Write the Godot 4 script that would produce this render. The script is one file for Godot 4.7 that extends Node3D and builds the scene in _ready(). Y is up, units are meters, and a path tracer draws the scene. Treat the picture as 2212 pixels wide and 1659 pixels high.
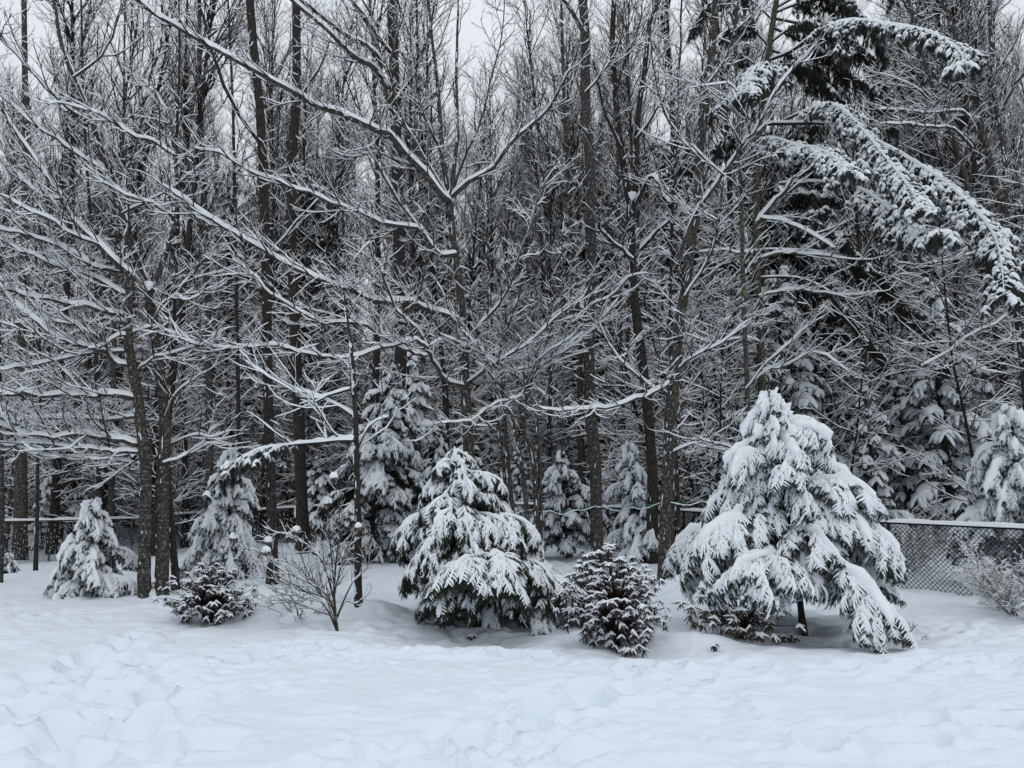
extends Node3D

const FOCAL := 1663.0
const PITCH := 0.1658
const EYE := 1.55

var snow_mat: StandardMaterial3D
var ground_mat: StandardMaterial3D
var bark_grey: StandardMaterial3D
var bark_dark: StandardMaterial3D
var bark_lichen: StandardMaterial3D
var bark_twig: StandardMaterial3D
var bark_tan: StandardMaterial3D
var needle_mat: StandardMaterial3D
var pine_mat: StandardMaterial3D
var leaf_mats: Array = []
var fence_mat: StandardMaterial3D
var cord_mat: StandardMaterial3D
var rng := RandomNumberGenerator.new()
var ripple := FastNoiseLite.new()
var swell := FastNoiseLite.new()
var clods := FastNoiseLite.new()
var mounds: Array = []
var prints: Array = []
var numbers := {}
var frond: Geo
var frond_thin: Geo
var tuft: Geo
var snow_tuft: Array = []
var snow_tuft_mesh: Array = []
var tuft_far: Geo
var tuft_mesh: ArrayMesh
var shoot_snow: Array = []
var shoot_green: Array = []


class Geo:
	var v := PackedVector3Array()
	var n := PackedVector3Array()
	var i := PackedInt32Array()

	func tri(a: Vector3, b: Vector3, c: Vector3) -> void:
		var m := (c - a).cross(b - a).normalized()
		v.append(a); v.append(b); v.append(c)
		n.append(m); n.append(m); n.append(m)

	func put(g: Geo, x: Transform3D) -> void:   # unindexed shapes only
		v.append_array(x * g.v)
		n.append_array(Transform3D(x.basis.orthonormalized(), Vector3.ZERO) * g.n)

	func put_indexed(g: Geo) -> void:
		var b := v.size()
		v.append_array(g.v)
		n.append_array(g.n)
		for k in g.i:
			i.append(k + b)

	func put_flat(g: Geo, x: Transform3D) -> void:   # an unindexed shape into an indexed one
		var b := v.size()
		v.append_array(x * g.v)
		n.append_array(Transform3D(x.basis.orthonormalized(), Vector3.ZERO) * g.n)
		for k in g.v.size():
			i.append(b + k)

	func strip(base: int, rings: int, row: int, closed: bool) -> void:
		var last := row if closed else row - 1
		for k in rings - 1:
			var a := base + k * row
			for j in last:
				var j2 := (j + 1) % row
				i.append(a + j); i.append(a + row + j); i.append(a + row + j2)
				i.append(a + j); i.append(a + row + j2); i.append(a + j2)

	func tube(p: PackedVector3Array, r: PackedFloat32Array, sides: int, rough := 0.0, fluted := 0) -> void:
		var base := v.size()
		var count := p.size()
		var x := Vector3.ZERO
		for k in count:
			var t := (p[mini(k + 1, count - 1)] - p[maxi(k - 1, 0)]).normalized()
			if k == 0:
				x = (Vector3.RIGHT if absf(t.x) < 0.8 else Vector3.BACK)
			x = (x - t * x.dot(t)).normalized()
			var y := t.cross(x)
			for j in sides:
				var a := TAU * j / sides
				var m := x * cos(a) + y * sin(a)
				var q := r[k]
				if rough > 0.0:
					q *= 1.0 + rough * sin(a * 3.0 + k * 1.7) * sin(k * 2.3 + a)
				v.append(p[k] + m * q)
				n.append(m)
		strip(base, count, sides, true)

	# snow lying along a branch: thick on level wood, thin or none on steep wood
	func cap(p: PackedVector3Array, r: PackedFloat32Array, depth: float, row: int, rg: RandomNumberGenerator) -> void:
		var base := v.size()
		var count := p.size()
		for k in count:
			var t := (p[mini(k + 1, count - 1)] - p[maxi(k - 1, 0)]).normalized()
			var c := sqrt(maxf(0.0, 1.0 - t.y * t.y))
			var up := Vector3.UP - t * t.y
			up = up.normalized() if up.length() > 0.05 else Vector3(0, 0, 1)
			var s := up.cross(t)
			var lie := smoothstep(0.22, 0.75, c)
			var h := depth * lie * rg.randf_range(0.7, 1.2)
			var w := r[k] * lerpf(0.2, 1.12, lie)
			var low := r[k] * 0.3
			if k == 0 or k == count - 1:
				h *= 0.5
			for j in row:
				var a := PI * j / (row - 1)
				var sn := sin(a)
				v.append(p[k] + s * (cos(a) * w) + up * (low + (r[k] * (0.8 + 0.22 * lie) - low + h) * pow(sn, 0.75)))
				n.append((s * cos(a) * 0.9 + up * (0.25 + sn)).normalized())
		strip(base, count, row, false)

	# a lumpy mass of snow along a path; w half width, h height above the path
	func blob(p: PackedVector3Array, w: PackedFloat32Array, h: PackedFloat32Array, sides: int, lump: float, rg: RandomNumberGenerator) -> void:
		var base := v.size()
		var count := p.size()
		for k in count:
			var t := (p[mini(k + 1, count - 1)] - p[maxi(k - 1, 0)]).normalized()
			var up := Vector3.UP - t * t.y
			up = up.normalized() if up.length() > 0.2 else (Vector3(t.x, 0, t.z) + Vector3(0.001, 0, 0.002)).normalized()
			var s := up.cross(t).normalized()
			up = t.cross(s)
			for j in sides:
				var a := TAU * j / sides
				var e := 1.0 + rg.randf_range(-lump, lump)
				var sn := sin(a)
				var hh := h[k] if sn > 0.0 else h[k] * 0.35
				v.append(p[k] + (s * (cos(a) * w[k]) + up * (sn * hh)) * e)
				n.append((s * (cos(a) * h[k]) + up * (sn * w[k])).normalized())
		strip(base, count, sides, true)


# ---------------------------------------------------------------- nodes
func numbered(called: String) -> String:
	var k: int = numbers.get(called, 0)
	numbers[called] = k + 1
	return called if k == 0 else "%s_%03d" % [called, k]


func thing(called: String, label: String, category: String, at: Vector3, group := "") -> Node3D:
	var o := Node3D.new()
	o.name = numbered(called)
	add_child(o)
	o.position = at
	o.set_meta("label", label)
	o.set_meta("category", category)
	if group:
		o.set_meta("group", group)
	return o


func mesh_of(g: Geo, m: Material) -> ArrayMesh:
	var a := []
	a.resize(Mesh.ARRAY_MAX)
	a[Mesh.ARRAY_VERTEX] = g.v
	a[Mesh.ARRAY_NORMAL] = g.n
	if g.i.size():
		a[Mesh.ARRAY_INDEX] = g.i
	var me := ArrayMesh.new()
	me.add_surface_from_arrays(Mesh.PRIMITIVE_TRIANGLES, a)
	me.surface_set_material(0, m)
	return me


# world-space shapes become a part of the thing (or a sub-part of a part, which already sits at the world's origin)
func part(called: String, g: Geo, m: Material, owner_node: Node3D, stuff := false) -> MeshInstance3D:
	if g.v.is_empty():
		return null
	var o := MeshInstance3D.new()
	o.name = called
	o.mesh = mesh_of(g, m)
	if owner_node.get_parent() == self:
		o.position = -owner_node.position
	owner_node.add_child(o, true)
	if stuff:
		o.set_meta("kind", "stuff")
	return o


# many small copies of one shape, in world space like part()
func swarm(called: String, me: Mesh, places: Array, owner_node: Node3D) -> void:
	if places.size() < 9:
		return
	var mm := MultiMesh.new()
	mm.transform_format = MultiMesh.TRANSFORM_3D
	mm.mesh = me
	mm.instance_count = places.size()
	for k in places.size():
		mm.set_instance_transform(k, places[k])
	var o := MultiMeshInstance3D.new()
	o.name = called
	o.multimesh = mm
	if owner_node.get_parent() == self:
		o.position = -owner_node.position
	owner_node.add_child(o, true)
	o.set_meta("kind", "stuff")


func copy(o: Node3D, called: String, label: String, group: String, at: Vector3, turn: float, size: float, wide := 1.0) -> Node3D:
	var c: Node3D = o.duplicate()
	c.name = numbered(called)
	add_child(c)
	c.transform = Transform3D(Basis(Vector3.UP, turn).scaled(Vector3(size * wide, size, size * wide)), at)
	c.set_meta("label", label)
	c.set_meta("group", group)
	return c


# ---------------------------------------------------------------- where things stand
func ray(u: float, v: float) -> Vector3:
	var f := Vector3(0, sin(PITCH), -cos(PITCH))
	var up := Vector3(0, cos(PITCH), sin(PITCH))
	return f + Vector3.RIGHT * ((u - 1106.0) / FOCAL) + up * ((829.5 - v) / FOCAL)


func at(u: float, v: float, d: float) -> Vector3:
	var q := ray(u, v)
	return Vector3(0, EYE, 0) + q * (d / -q.z)


func land(x: float, z: float) -> float:   # the lie of the land without ripples and footprints
	var d := -z
	var y := 0.0
	var share := lerpf(0.22, 1.0, smoothstep(-13.0, -3.0, x))
	y += 0.047 * share * minf(maxf(0.0, d - 11.0), 17.0)
	var e := maxf(0.0, d - 26.0)
	y += 0.215 * e * e / (e + 7.0) if e < 150.0 else 0.215 * 150.0 * 150.0 / 157.0
	var sx := maxf(0.0, x - 11.0) * smoothstep(6.0, 16.0, d)
	y += 0.2 * sx * sx / (sx + 5.0)
	for m in mounds:
		var dx: float = (x - m[0]) / m[3]
		var dz: float = (z - m[1]) / m[4]
		var q := dx * dx + dz * dz
		if q < 9.0:
			y += m[2] * exp(-q)
	return y


func hit(u: float, v: float) -> Vector3:
	var q := ray(u, v)
	var o := Vector3(0, EYE, 0)
	var d := 3.0
	while d < 120.0:
		var p := o + q * (d / -q.z)
		if p.y < land(p.x, p.z):
			return Vector3(p.x, land(p.x, p.z), p.z)
		d += 0.03
	return o + q * (d / -q.z)


func curve(pts: PackedVector3Array, sub: int) -> PackedVector3Array:
	var out := PackedVector3Array()
	var c := pts.size()
	for k in c - 1:
		var a := pts[maxi(k - 1, 0)]
		var b := pts[k]
		var e := pts[k + 1]
		var f := pts[mini(k + 2, c - 1)]
		for j in sub:
			out.append(b.cubic_interpolate(e, a, f, float(j) / sub))
	out.append(pts[c - 1])
	return out


func kink(p: PackedVector3Array, much: float) -> PackedVector3Array:
	for k in range(1, p.size() - 1):
		p[k] += Vector3(rng.randf_range(-1, 1), rng.randf_range(-1, 1), rng.randf_range(-1, 1)) * much
	return p


func trace(uv: Array, d0: float, d1: float, sub := 3) -> PackedVector3Array:
	var p := PackedVector3Array()
	var c := uv.size() / 2
	for k in c:
		p.append(at(uv[k * 2], uv[k * 2 + 1], lerpf(d0, d1, float(k) / maxf(1.0, c - 1.0))))
	return curve(p, sub)


func taper(c: int, r0: float, r1: float, power := 1.0) -> PackedFloat32Array:
	var r := PackedFloat32Array()
	for k in c:
		r.append(lerpf(r0, r1, pow(float(k) / maxf(1.0, c - 1.0), power)))
	return r


# ---------------------------------------------------------------- materials
func paint(c: Color, rough: float, spec := 0.3) -> StandardMaterial3D:
	var m := StandardMaterial3D.new()
	m.albedo_color = c.linear_to_srgb()
	m.roughness = rough
	m.metallic_specular = spec
	return m


func noise(s: int, f: float, kind := FastNoiseLite.TYPE_SIMPLEX_SMOOTH, oct := 4) -> FastNoiseLite:
	var q := FastNoiseLite.new()
	q.seed = s
	q.frequency = f
	q.noise_type = kind
	q.fractal_octaves = oct
	return q


func bark(base: Color, dark: Color, spot: Color, spots: float, fissure: float, s: int) -> StandardMaterial3D:
	var w := 384
	var fine := noise(s, 0.03).get_seamless_image(w, w)
	var crack_n := noise(s + 1, 0.022, FastNoiseLite.TYPE_SIMPLEX_SMOOTH, 3)
	crack_n.fractal_type = FastNoiseLite.FRACTAL_RIDGED
	var crack := crack_n.get_seamless_image(w, w)
	var blot := noise(s + 2, 0.02, FastNoiseLite.TYPE_SIMPLEX_SMOOTH, 3).get_seamless_image(w, w)
	var im := Image.create_empty(w, w, false, Image.FORMAT_RGB8)
	var he := Image.create_empty(w, w, false, Image.FORMAT_RGB8)
	for y in w:
		var yb := (y * 3) % w
		for x in w:
			var f := fine.get_pixel(x, y).r
			var c := crack.get_pixel(x, y).r
			var b := blot.get_pixel(x, yb).r
			var q := base.lerp(dark, clampf((c - 0.45) * 2.2, 0, 1) * fissure)
			q = q * (0.65 + 0.7 * f)
			var k := smoothstep(1.0 - spots, 1.0 - spots + 0.06, b)
			q = q.lerp(spot * (0.8 + 0.4 * f), k * 0.85)
			im.set_pixel(x, y, q.linear_to_srgb())
			var h := clampf(0.75 - c * 0.6 * fissure + f * 0.3, 0, 1)
			he.set_pixel(x, y, Color(h, h, h))
	he.bump_map_to_normal_map(5.0)
	var m := StandardMaterial3D.new()
	m.albedo_texture = ImageTexture.create_from_image(im)
	m.normal_enabled = true
	m.normal_texture = ImageTexture.create_from_image(he)
	m.normal_scale = 0.9
	m.roughness = 0.95
	m.metallic_specular = 0.2
	m.uv1_triplanar = true
	m.uv1_scale = Vector3(1.5, 0.5, 1.5)
	return m


func make_materials() -> void:
	snow_mat = paint(Color(0.85, 0.885, 0.92), 0.85, 0.25)
	var nt := NoiseTexture2D.new()
	nt.width = 512
	nt.height = 512
	nt.seamless = true
	nt.as_normal_map = true
	nt.bump_strength = 5.0
	nt.noise = noise(5, 0.025)
	snow_mat.normal_enabled = true
	snow_mat.normal_texture = nt
	snow_mat.normal_scale = 0.55
	snow_mat.uv1_triplanar = true
	snow_mat.uv1_scale = Vector3(2.2, 2.2, 2.2)
	ground_mat = paint(Color(0.8, 0.865, 0.945), 0.8, 0.25)
	var gt := NoiseTexture2D.new()
	gt.width = 1024
	gt.height = 1024
	gt.seamless = true
	gt.as_normal_map = true
	gt.bump_strength = 4.0
	gt.noise = noise(9, 0.045, FastNoiseLite.TYPE_SIMPLEX_SMOOTH, 5)
	ground_mat.normal_enabled = true
	ground_mat.normal_texture = gt
	ground_mat.normal_scale = 0.7
	ground_mat.uv1_triplanar = true
	ground_mat.uv1_scale = Vector3(0.55, 0.55, 0.55)
	bark_grey = bark(Color(0.068, 0.062, 0.055), Color(0.019, 0.017, 0.015), Color(0.24, 0.24, 0.22), 0.33, 0.9, 11)
	bark_dark = bark(Color(0.056, 0.05, 0.045), Color(0.015, 0.013, 0.012), Color(0.12, 0.115, 0.1), 0.2, 1.0, 21)
	bark_lichen = bark(Color(0.075, 0.068, 0.06), Color(0.03, 0.026, 0.023), Color(0.2, 0.21, 0.12), 0.42, 0.8, 31)
	bark_tan = paint(Color(0.12, 0.09, 0.075), 0.9)
	bark_twig = paint(Color(0.028, 0.024, 0.022), 0.9, 0.15)
	needle_mat = paint(Color(0.024, 0.03, 0.02), 0.7, 0.3)
	pine_mat = paint(Color(0.032, 0.038, 0.03), 0.7, 0.3)
	leaf_mats = [paint(Color(0.038, 0.029, 0.032), 0.5, 0.4), paint(Color(0.055, 0.038, 0.039), 0.5, 0.4), paint(Color(0.085, 0.055, 0.038), 0.55, 0.35), paint(Color(0.055, 0.056, 0.033), 0.5, 0.4)]
	fence_mat = paint(Color(0.018, 0.018, 0.02), 0.5)
	cord_mat = paint(Color(0.07, 0.2, 0.16), 0.6)


# ---------------------------------------------------------------- small shapes used over and over
func make_templates() -> void:
	frond = Geo.new()   # a flat hemlock spray along +z, 0.2 long
	frond_thin = Geo.new()
	for k in 8:
		var z := 0.015 + 0.023 * k
		var l := 0.062 * (1.0 - 0.07 * k) * (0.75 + 0.5 * rng.randf())
		for s in [-1.0, 1.0]:
			var a := Vector3(0, -0.1 * z * z * 4.0, z)
			var tip := a + Vector3(s * l * 0.85, -0.012 - rng.randf() * 0.02, l * 0.55)
			frond.tri(a, tip, a + Vector3(0, 0, 0.014))
			if k % 2 == 0:
				frond_thin.tri(a, tip, a + Vector3(0, 0, 0.026))
	var e := Vector3(0, -0.02, 0.225)
	frond.tri(Vector3(-0.006, 0, 0), e, Vector3(0.006, 0, 0))
	frond_thin.tri(Vector3(-0.01, 0, 0), e, Vector3(0.01, 0, 0))
	tuft = Geo.new()   # white pine needles hanging from a twig tip
	for k in 36:
		var a := TAU * k / 36.0 + rng.randf() * 0.3
		var out := 0.02 + 0.06 * rng.randf()
		var down := 0.07 + 0.08 * rng.randf()
		var o := Vector3(cos(a), 0, sin(a))
		var w := Vector3(-sin(a), 0, cos(a)) * 0.0045
		var b := o * 0.006
		tuft.tri(b - w, o * out - Vector3.UP * down + Vector3(0, 0, 0.04), b + w)
	tuft_mesh = mesh_of(tuft, pine_mat)
	tuft_far = Geo.new()
	for k in 11:
		var a := TAU * k / 11.0 + rng.randf() * 0.4
		var o := Vector3(cos(a), 0, sin(a))
		var w := Vector3(-sin(a), 0, cos(a)) * 0.008
		tuft_far.tri(o * 0.006 - w, o * (0.02 + 0.06 * rng.randf()) - Vector3.UP * (0.06 + 0.07 * rng.randf()), o * 0.006 + w)
	for s in 3:   # a dollop of snow with drooping lobes, about 0.1 wide
		var g := Geo.new()
		var rings := 5
		var sides := 9
		var pv: Array = []
		for k in rings:
			var row: Array = []
			for j in sides:
				var a := TAU * j / sides
				var q := float(k) / (rings - 1)
				var lobe := 1.0 + 0.45 * sin(a * (2.0 + s) + s * 2.1) * q + rng.randf_range(-0.12, 0.12)
				var r := 0.055 * sin(q * 1.5) * lobe
				row.append(Vector3(cos(a) * r, 0.04 * cos(q * 2.0) - 0.045 * q * q * maxf(0.0, lobe - 0.75) * 2.0, sin(a) * r))
			pv.append(row)
		for k in rings - 1:
			for j in sides:
				var j2 := (j + 1) % sides
				g.tri(pv[k][j], pv[k + 1][j2], pv[k][j2])
				g.tri(pv[k][j], pv[k + 1][j], pv[k + 1][j2])
		# rounded normals, so that it reads as soft snow
		for k in g.v.size():
			g.n[k] = (g.v[k] - Vector3(0, -0.05, 0)).normalized()
		snow_tuft.append(g)
		snow_tuft_mesh.append(mesh_of(g, snow_mat))
	make_shoots()


# side shoots of a hemlock bough, about 0.32 long along +z: the snow on them in forked fingers, and the sprays under it
func make_shoots() -> void:
	for q in 5:
		var sag := 0.3 + 0.11 * q
		var sn := Geo.new()
		var gr := Geo.new()
		var main := PackedVector3Array()
		var bend := rng.randf_range(-0.25, 0.25)
		var n := 9
		for k in n:
			var t := float(k) / (n - 1)
			main.append(Vector3(bend * t * t * 0.32, -0.32 * sag * t * t, 0.32 * (t - 0.22 * t * t * t)))
		var fingers: Array = [[main, 0.024, 0.024]]
		for k in 8:
			var t := 0.14 + 0.095 * k
			var w := t * (n - 1)
			var c := int(w)
			var p := main[c].lerp(main[c + 1], w - c)
			var s := 1.0 if k % 2 == 0 else -1.0
			var d := Vector3(s * rng.randf_range(0.55, 0.9), 0.0, 0.75).normalized()
			var l := 0.32 * (0.52 - 0.3 * t) * rng.randf_range(0.75, 1.25)
			var f := PackedVector3Array()
			for e in 6:
				f.append(p)
				d = (d + Vector3.DOWN * (0.08 + 0.2 * sag)).normalized()
				p += d * l / 5.0
			fingers.append([f, 0.0145, 0.015])
		for f in fingers:
			var p: PackedVector3Array = f[0]
			var w := PackedFloat32Array()
			var h := PackedFloat32Array()
			var c := p.size()
			for k in c:
				var t := float(k) / (c - 1)
				var body := pow(sin(PI * (0.14 + 0.84 * t)), 0.75) * rng.randf_range(0.8, 1.2)
				w.append(f[1] * body)
				h.append(f[2] * body)
			w[c - 1] = 0.0015
			h[c - 1] = 0.0015
			sn.blob(p, w, h, 8, 0.17, rng)
			for k in c - 1:
				var go := (p[k + 1] - p[k]).normalized()
				var x := go.cross(Vector3.UP).normalized()
				for s in [-1.0, 1.0]:
					if rng.randf() < 0.72:
						gr.put(frond, face(p[k] - Vector3.UP * 0.008, (go + x * s * rng.randf_range(0.35, 0.9) + Vector3.DOWN * rng.randf_range(0.1, 0.7)).normalized(), rng.randf_range(-0.6, 0.6), rng.randf_range(0.22, 0.42)))
			var last := (p[c - 1] - p[c - 2]).normalized()
			gr.put(frond, face(p[c - 2], (last + Vector3.DOWN * 0.5).normalized(), 0.0, 0.42))
		shoot_snow.append(mesh_of(sn, snow_mat))
		shoot_green.append(mesh_of(gr, needle_mat))


func face(p: Vector3, forward: Vector3, roll: float, size: float) -> Transform3D:
	var z := forward.normalized()
	var x := Vector3.UP.cross(z)
	x = x.normalized() if x.length() > 0.05 else Vector3.RIGHT
	var b := Basis(x, z.cross(x), z)
	if roll != 0.0:
		b = b * Basis(Vector3.BACK, roll)
	return Transform3D(b.scaled(Vector3(size, size, size)), p)


# ---------------------------------------------------------------- growing bare trees
class Growth:
	var bark := Geo.new()
	var snow := Geo.new()
	var rg: RandomNumberGenerator
	var levels := 3                       # how many generations of twigs
	var per_metre := [2.6, 4.5, 6.0]      # twigs on each metre of their parent
	var length := [1.3, 0.55, 0.24]
	var thick := [0.013, 0.0065, 0.0042]
	var angle := [0.75, 0.8, 0.8]
	var lift := 0.16                      # how far twigs bend upwards
	var wobble := 0.3
	var flat := 0.7                       # 0: twigs all round, 1: twigs in the level plane only
	var depth := 0.021
	var bald := 0.2                       # share of the small twigs without snow
	var bare := 0.12                      # share of the parent without twigs

	func stem(p: Vector3, dir: Vector3, l: float, r0: float, lev: int) -> void:
		var seg := 2 if lev >= levels - 1 and levels > 1 else (3 if lev > 0 else 5)
		if lev == 1 and levels > 2:
			seg = 3
		var pts := PackedVector3Array([p])
		var r := PackedFloat32Array([r0])
		var e: float = thick[mini(lev, 2)] * 0.45
		var d := dir
		for k in seg:
			d = (d + Vector3(rg.randf_range(-1, 1), rg.randf_range(-1, 1) + lift / wobble, rg.randf_range(-1, 1)) * wobble).normalized()
			p += d * (l / seg)
			pts.append(p)
			r.append(lerpf(r0, e, float(k + 1) / seg))
		bark.tube(pts, r, 3 if r0 < 0.014 else 5)
		if lev == 0 or rg.randf() > bald:      # here and there the snow has dropped off
			snow.cap(pts, r, depth * (1.0 if r0 > 0.006 else 0.8) * rg.randf_range(0.6, 1.2) + r0 * 0.4, 3 if r0 < 0.014 else 5, rg)
		if lev + 1 < levels:
			twigs(pts, r, lev + 1, bare)

	func twigs(pts: PackedVector3Array, r: PackedFloat32Array, lev: int, from: float, more := 1.0, longer := 1.0) -> void:
		var total := 0.0
		for k in pts.size() - 1:
			total += pts[k].distance_to(pts[k + 1])
		var count := int(total * per_metre[lev] * more * (1.0 - from) + rg.randf())
		var side := 1.0
		for q in count:
			var f := from + (1.0 - from) * (q + rg.randf()) / count
			var w := f * (pts.size() - 1)
			var k := mini(int(w), pts.size() - 2)
			var p := pts[k].lerp(pts[k + 1], w - k)
			var t := (pts[k + 1] - pts[k]).normalized()
			var x := t.cross(Vector3.UP)
			x = x.normalized() if x.length() > 0.15 else Vector3(rg.randf_range(-1, 1), 0, rg.randf_range(-1, 1)).normalized()
			var y := x.cross(t)
			side = -side
			var roll := rg.randf_range(-PI, PI) * (1.0 - flat) if absf(t.y) < 0.85 else rg.randf_range(-PI, PI)
			var out := (x * cos(roll) + y * sin(roll)) * side
			var a: float = angle[lev] * rg.randf_range(0.75, 1.25)
			var l: float = length[lev] * rg.randf_range(0.5, 1.25) * (1.0 - 0.45 * f) * longer
			var rr := lerpf(r[k], r[k + 1], w - k)
			stem(p, t * cos(a) + out * sin(a), l, minf(rr * 0.75, thick[lev] * rg.randf_range(0.8, 1.25)), lev)


func growth(s: int) -> Growth:
	var g := Growth.new()
	g.rg = RandomNumberGenerator.new()
	g.rg.seed = s
	return g


# a trunk with a flared foot, rooted in the ground
func trunk_shape(pts: PackedVector3Array, r0: float, r1: float, sides := 11, flare := 1.35) -> Geo:
	var g := Geo.new()
	var p := pts.duplicate()
	p.insert(0, p[0] - Vector3(0, 0.3, 0))
	var r := taper(pts.size(), r0, r1, 0.8)
	r.insert(0, r0 * flare)
	r[1] = r0 * lerpf(1.0, flare, 0.6)
	g.tube(p, r, sides, 0.035)
	return g


# snow blown onto the side of a trunk, in patches that cling to the bark
func plaster(g: Geo, pts: PackedVector3Array, r0: float, r1: float, count: int, angle: float, spread: float, rg: RandomNumberGenerator, big := 1.0) -> void:
	for q in count:
		var f := rg.randf()
		var w := f * (pts.size() - 1.001)
		var k := int(w)
		var p := pts[k].lerp(pts[k + 1], w - k)
		var t := (pts[k + 1] - pts[k]).normalized()
		var r := lerpf(r0, r1, pow(f, 0.8))
		var a := angle + rg.randf_range(-spread, spread)
		var o := Vector3(cos(a), 0, sin(a))
		o = (o - t * o.dot(t)).normalized()
		var l := rg.randf_range(0.01, 0.1) * big * rg.randf_range(0.5, 1.2)
		var c := p + o * r * 0.97
		g.blob(PackedVector3Array([c - t * l, c - t * l * 0.4, c + t * l * 0.5, c + t * l]), PackedFloat32Array([0.003, 0.016 * big, 0.013 * big, 0.002]), PackedFloat32Array([0.003, 0.016 * big, 0.012 * big, 0.002]), 6, 0.25, rg)


func fork_snow(g: Geo, p: Vector3, r: float, rg: RandomNumberGenerator) -> void:
	g.blob(PackedVector3Array([p - Vector3(0, r * 0.8, 0), p - Vector3(0, r * 0.2, 0), p + Vector3(0, r * 0.7, 0), p + Vector3(0, r * 1.0, 0)]), PackedFloat32Array([r * 0.15, r * 0.6, r * 0.95, r * 0.3]), PackedFloat32Array([r * 0.15, r * 0.6, r * 0.95, r * 0.3]), 8, 0.1, rg)


# a tree traced limb by limb: each limb is a part with its own snow, the fine twigs are one mass
# stems: [[points, r0, r1], ...], limbs: [[points, r0, r1], ...]
func bare_tree(called: String, label: String, base: Vector3, stems: Array, limbs: Array, skin: Material, g: Growth, more := 1.0, stem_twigs := 0.5, group := "", clinging := 44) -> Node3D:
	var o := thing(called, label, "tree", base, group)
	var stuck := Geo.new()
	var first := true
	for s in stems:
		part("trunk" if first or s[1] > 0.06 else "stem", trunk_shape(s[0], s[1], s[2], 12 if s[1] > 0.06 else 8, 1.35 if first else 1.0), skin, o)
		first = false
		plaster(stuck, s[0], s[1], s[2], clinging, PI * 0.75, 0.9, g.rg)
		var sr := taper(s[0].size(), s[1], s[2], 0.8)
		var on_stem := Geo.new()
		on_stem.cap(s[0], sr, 0.04, 5, g.rg)
		stuck.put_indexed(on_stem)
		g.twigs(s[0], sr, 0, 0.35, stem_twigs)
	for l in limbs:
		var b := Geo.new()
		var r := taper(l[0].size(), l[1], l[2])
		b.tube(l[0], r, 7)
		var limb := part("branch", b, skin, o)
		var sn := Geo.new()
		sn.cap(l[0], r, 0.03 + l[1] * 0.75, 5, g.rg)
		part("snow", sn, snow_mat, limb)
		g.twigs(l[0], r, 0, 0.1, more)
	part("clinging_snow", stuck, snow_mat, o, true)
	var tw := part("twigs", g.bark, bark_twig, o, true)
	part("snow", g.snow, snow_mat, tw, true)
	return o


# a whole tree of the woods, grown from nothing; h metres tall
func wild_tree(called: String, label: String, s: int, h: float, r: float, crown: float, low_twigs: float, reach: float, skin: Material, steep: float) -> Node3D:
	var g := growth(s)
	var o := thing(called, label, "tree", Vector3.ZERO, "bare trees in the woods behind the fence")
	var pts := PackedVector3Array([Vector3.ZERO])
	var d := Vector3(g.rg.randf_range(-0.06, 0.06), 1, g.rg.randf_range(-0.06, 0.06))
	for k in 14:
		d = (d + Vector3(g.rg.randf_range(-0.05, 0.05), 0.15, g.rg.randf_range(-0.05, 0.05))).normalized()
		pts.append(pts[k] + d * h / 14.0)
	part("trunk", trunk_shape(pts, r, 0.02, 9), skin, o)
	var sn := Geo.new()
	plaster(sn, pts, r, 0.02, 30, PI * 0.75, 1.0, g.rg, 1.6)
	g.thick = [0.024, 0.014, 0.01]
	g.length = [reach, reach * 0.42, reach * 0.2]
	g.per_metre = [4.2, 3.6, 4.2]
	g.angle = [1.15, 0.75, 0.75]
	g.bald = 0.4
	g.depth = 0.019
	g.lift = 0.06
	g.wobble = 0.24
	var trunk_r := taper(pts.size(), r, 0.02, 0.8)
	var cut := int(14 * crown)
	g.twigs(pts.slice(0, cut + 1), trunk_r.slice(0, cut + 1), 0, 0.08, low_twigs, 0.75)      # thin level dead branches
	g.depth = 0.013
	g.bald = 0.5
	g.thick = [0.032, 0.0125, 0.0075]
	g.length = [reach * 1.25, reach * 0.6, reach * 0.27]
	g.per_metre = [3.2, 3.1, 4.0]
	g.angle = [steep, 0.65, 0.7]
	g.lift = 0.15
	g.twigs(pts.slice(cut), trunk_r.slice(cut), 0, 0.0, 1.0)
	var tw := part("branches", g.bark, bark_twig, o, true)
	sn.put_indexed(g.snow)
	part("snow", sn, snow_mat, tw, true)
	return o


# a thin understory sapling whose level twigs carry lines of snow
func sapling(s: int, h: float, stems: int, reach: float) -> Node3D:
	var g := growth(s)
	var o := thing("sapling", "thin bare sapling with snow lying along its fine level twigs", "sapling", Vector3.ZERO, "bare saplings among the trunks")
	var b := Geo.new()
	g.thick = [0.016, 0.0115, 0.009]
	g.length = [reach, reach * 0.45, reach * 0.22]
	g.per_metre = [4.6, 4.0, 3.6]
	g.angle = [1.15, 0.8, 0.8]
	g.lift = 0.05
	g.bald = 0.4
	g.depth = 0.021
	for k in stems:
		var pts := PackedVector3Array([Vector3(g.rg.randf_range(-0.15, 0.15), -0.2, g.rg.randf_range(-0.15, 0.15))])
		var d := Vector3(g.rg.randf_range(-0.3, 0.3), 1, g.rg.randf_range(-0.3, 0.3)).normalized()
		for q in 8:
			d = (d + Vector3(g.rg.randf_range(-0.09, 0.09), 0.05, g.rg.randf_range(-0.09, 0.09))).normalized()
			pts.append(pts[q] + d * h / 8.0)
		var r := taper(9, 0.012 + 0.0045 * h, 0.008)
		b.tube(pts, r, 6)
		g.twigs(pts, r, 0, 0.12)
	part("stem", b, bark_twig, o)
	var tw := part("twigs", g.bark, bark_twig, o, true)
	part("snow", g.snow, snow_mat, tw, true)
	return o


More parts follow.
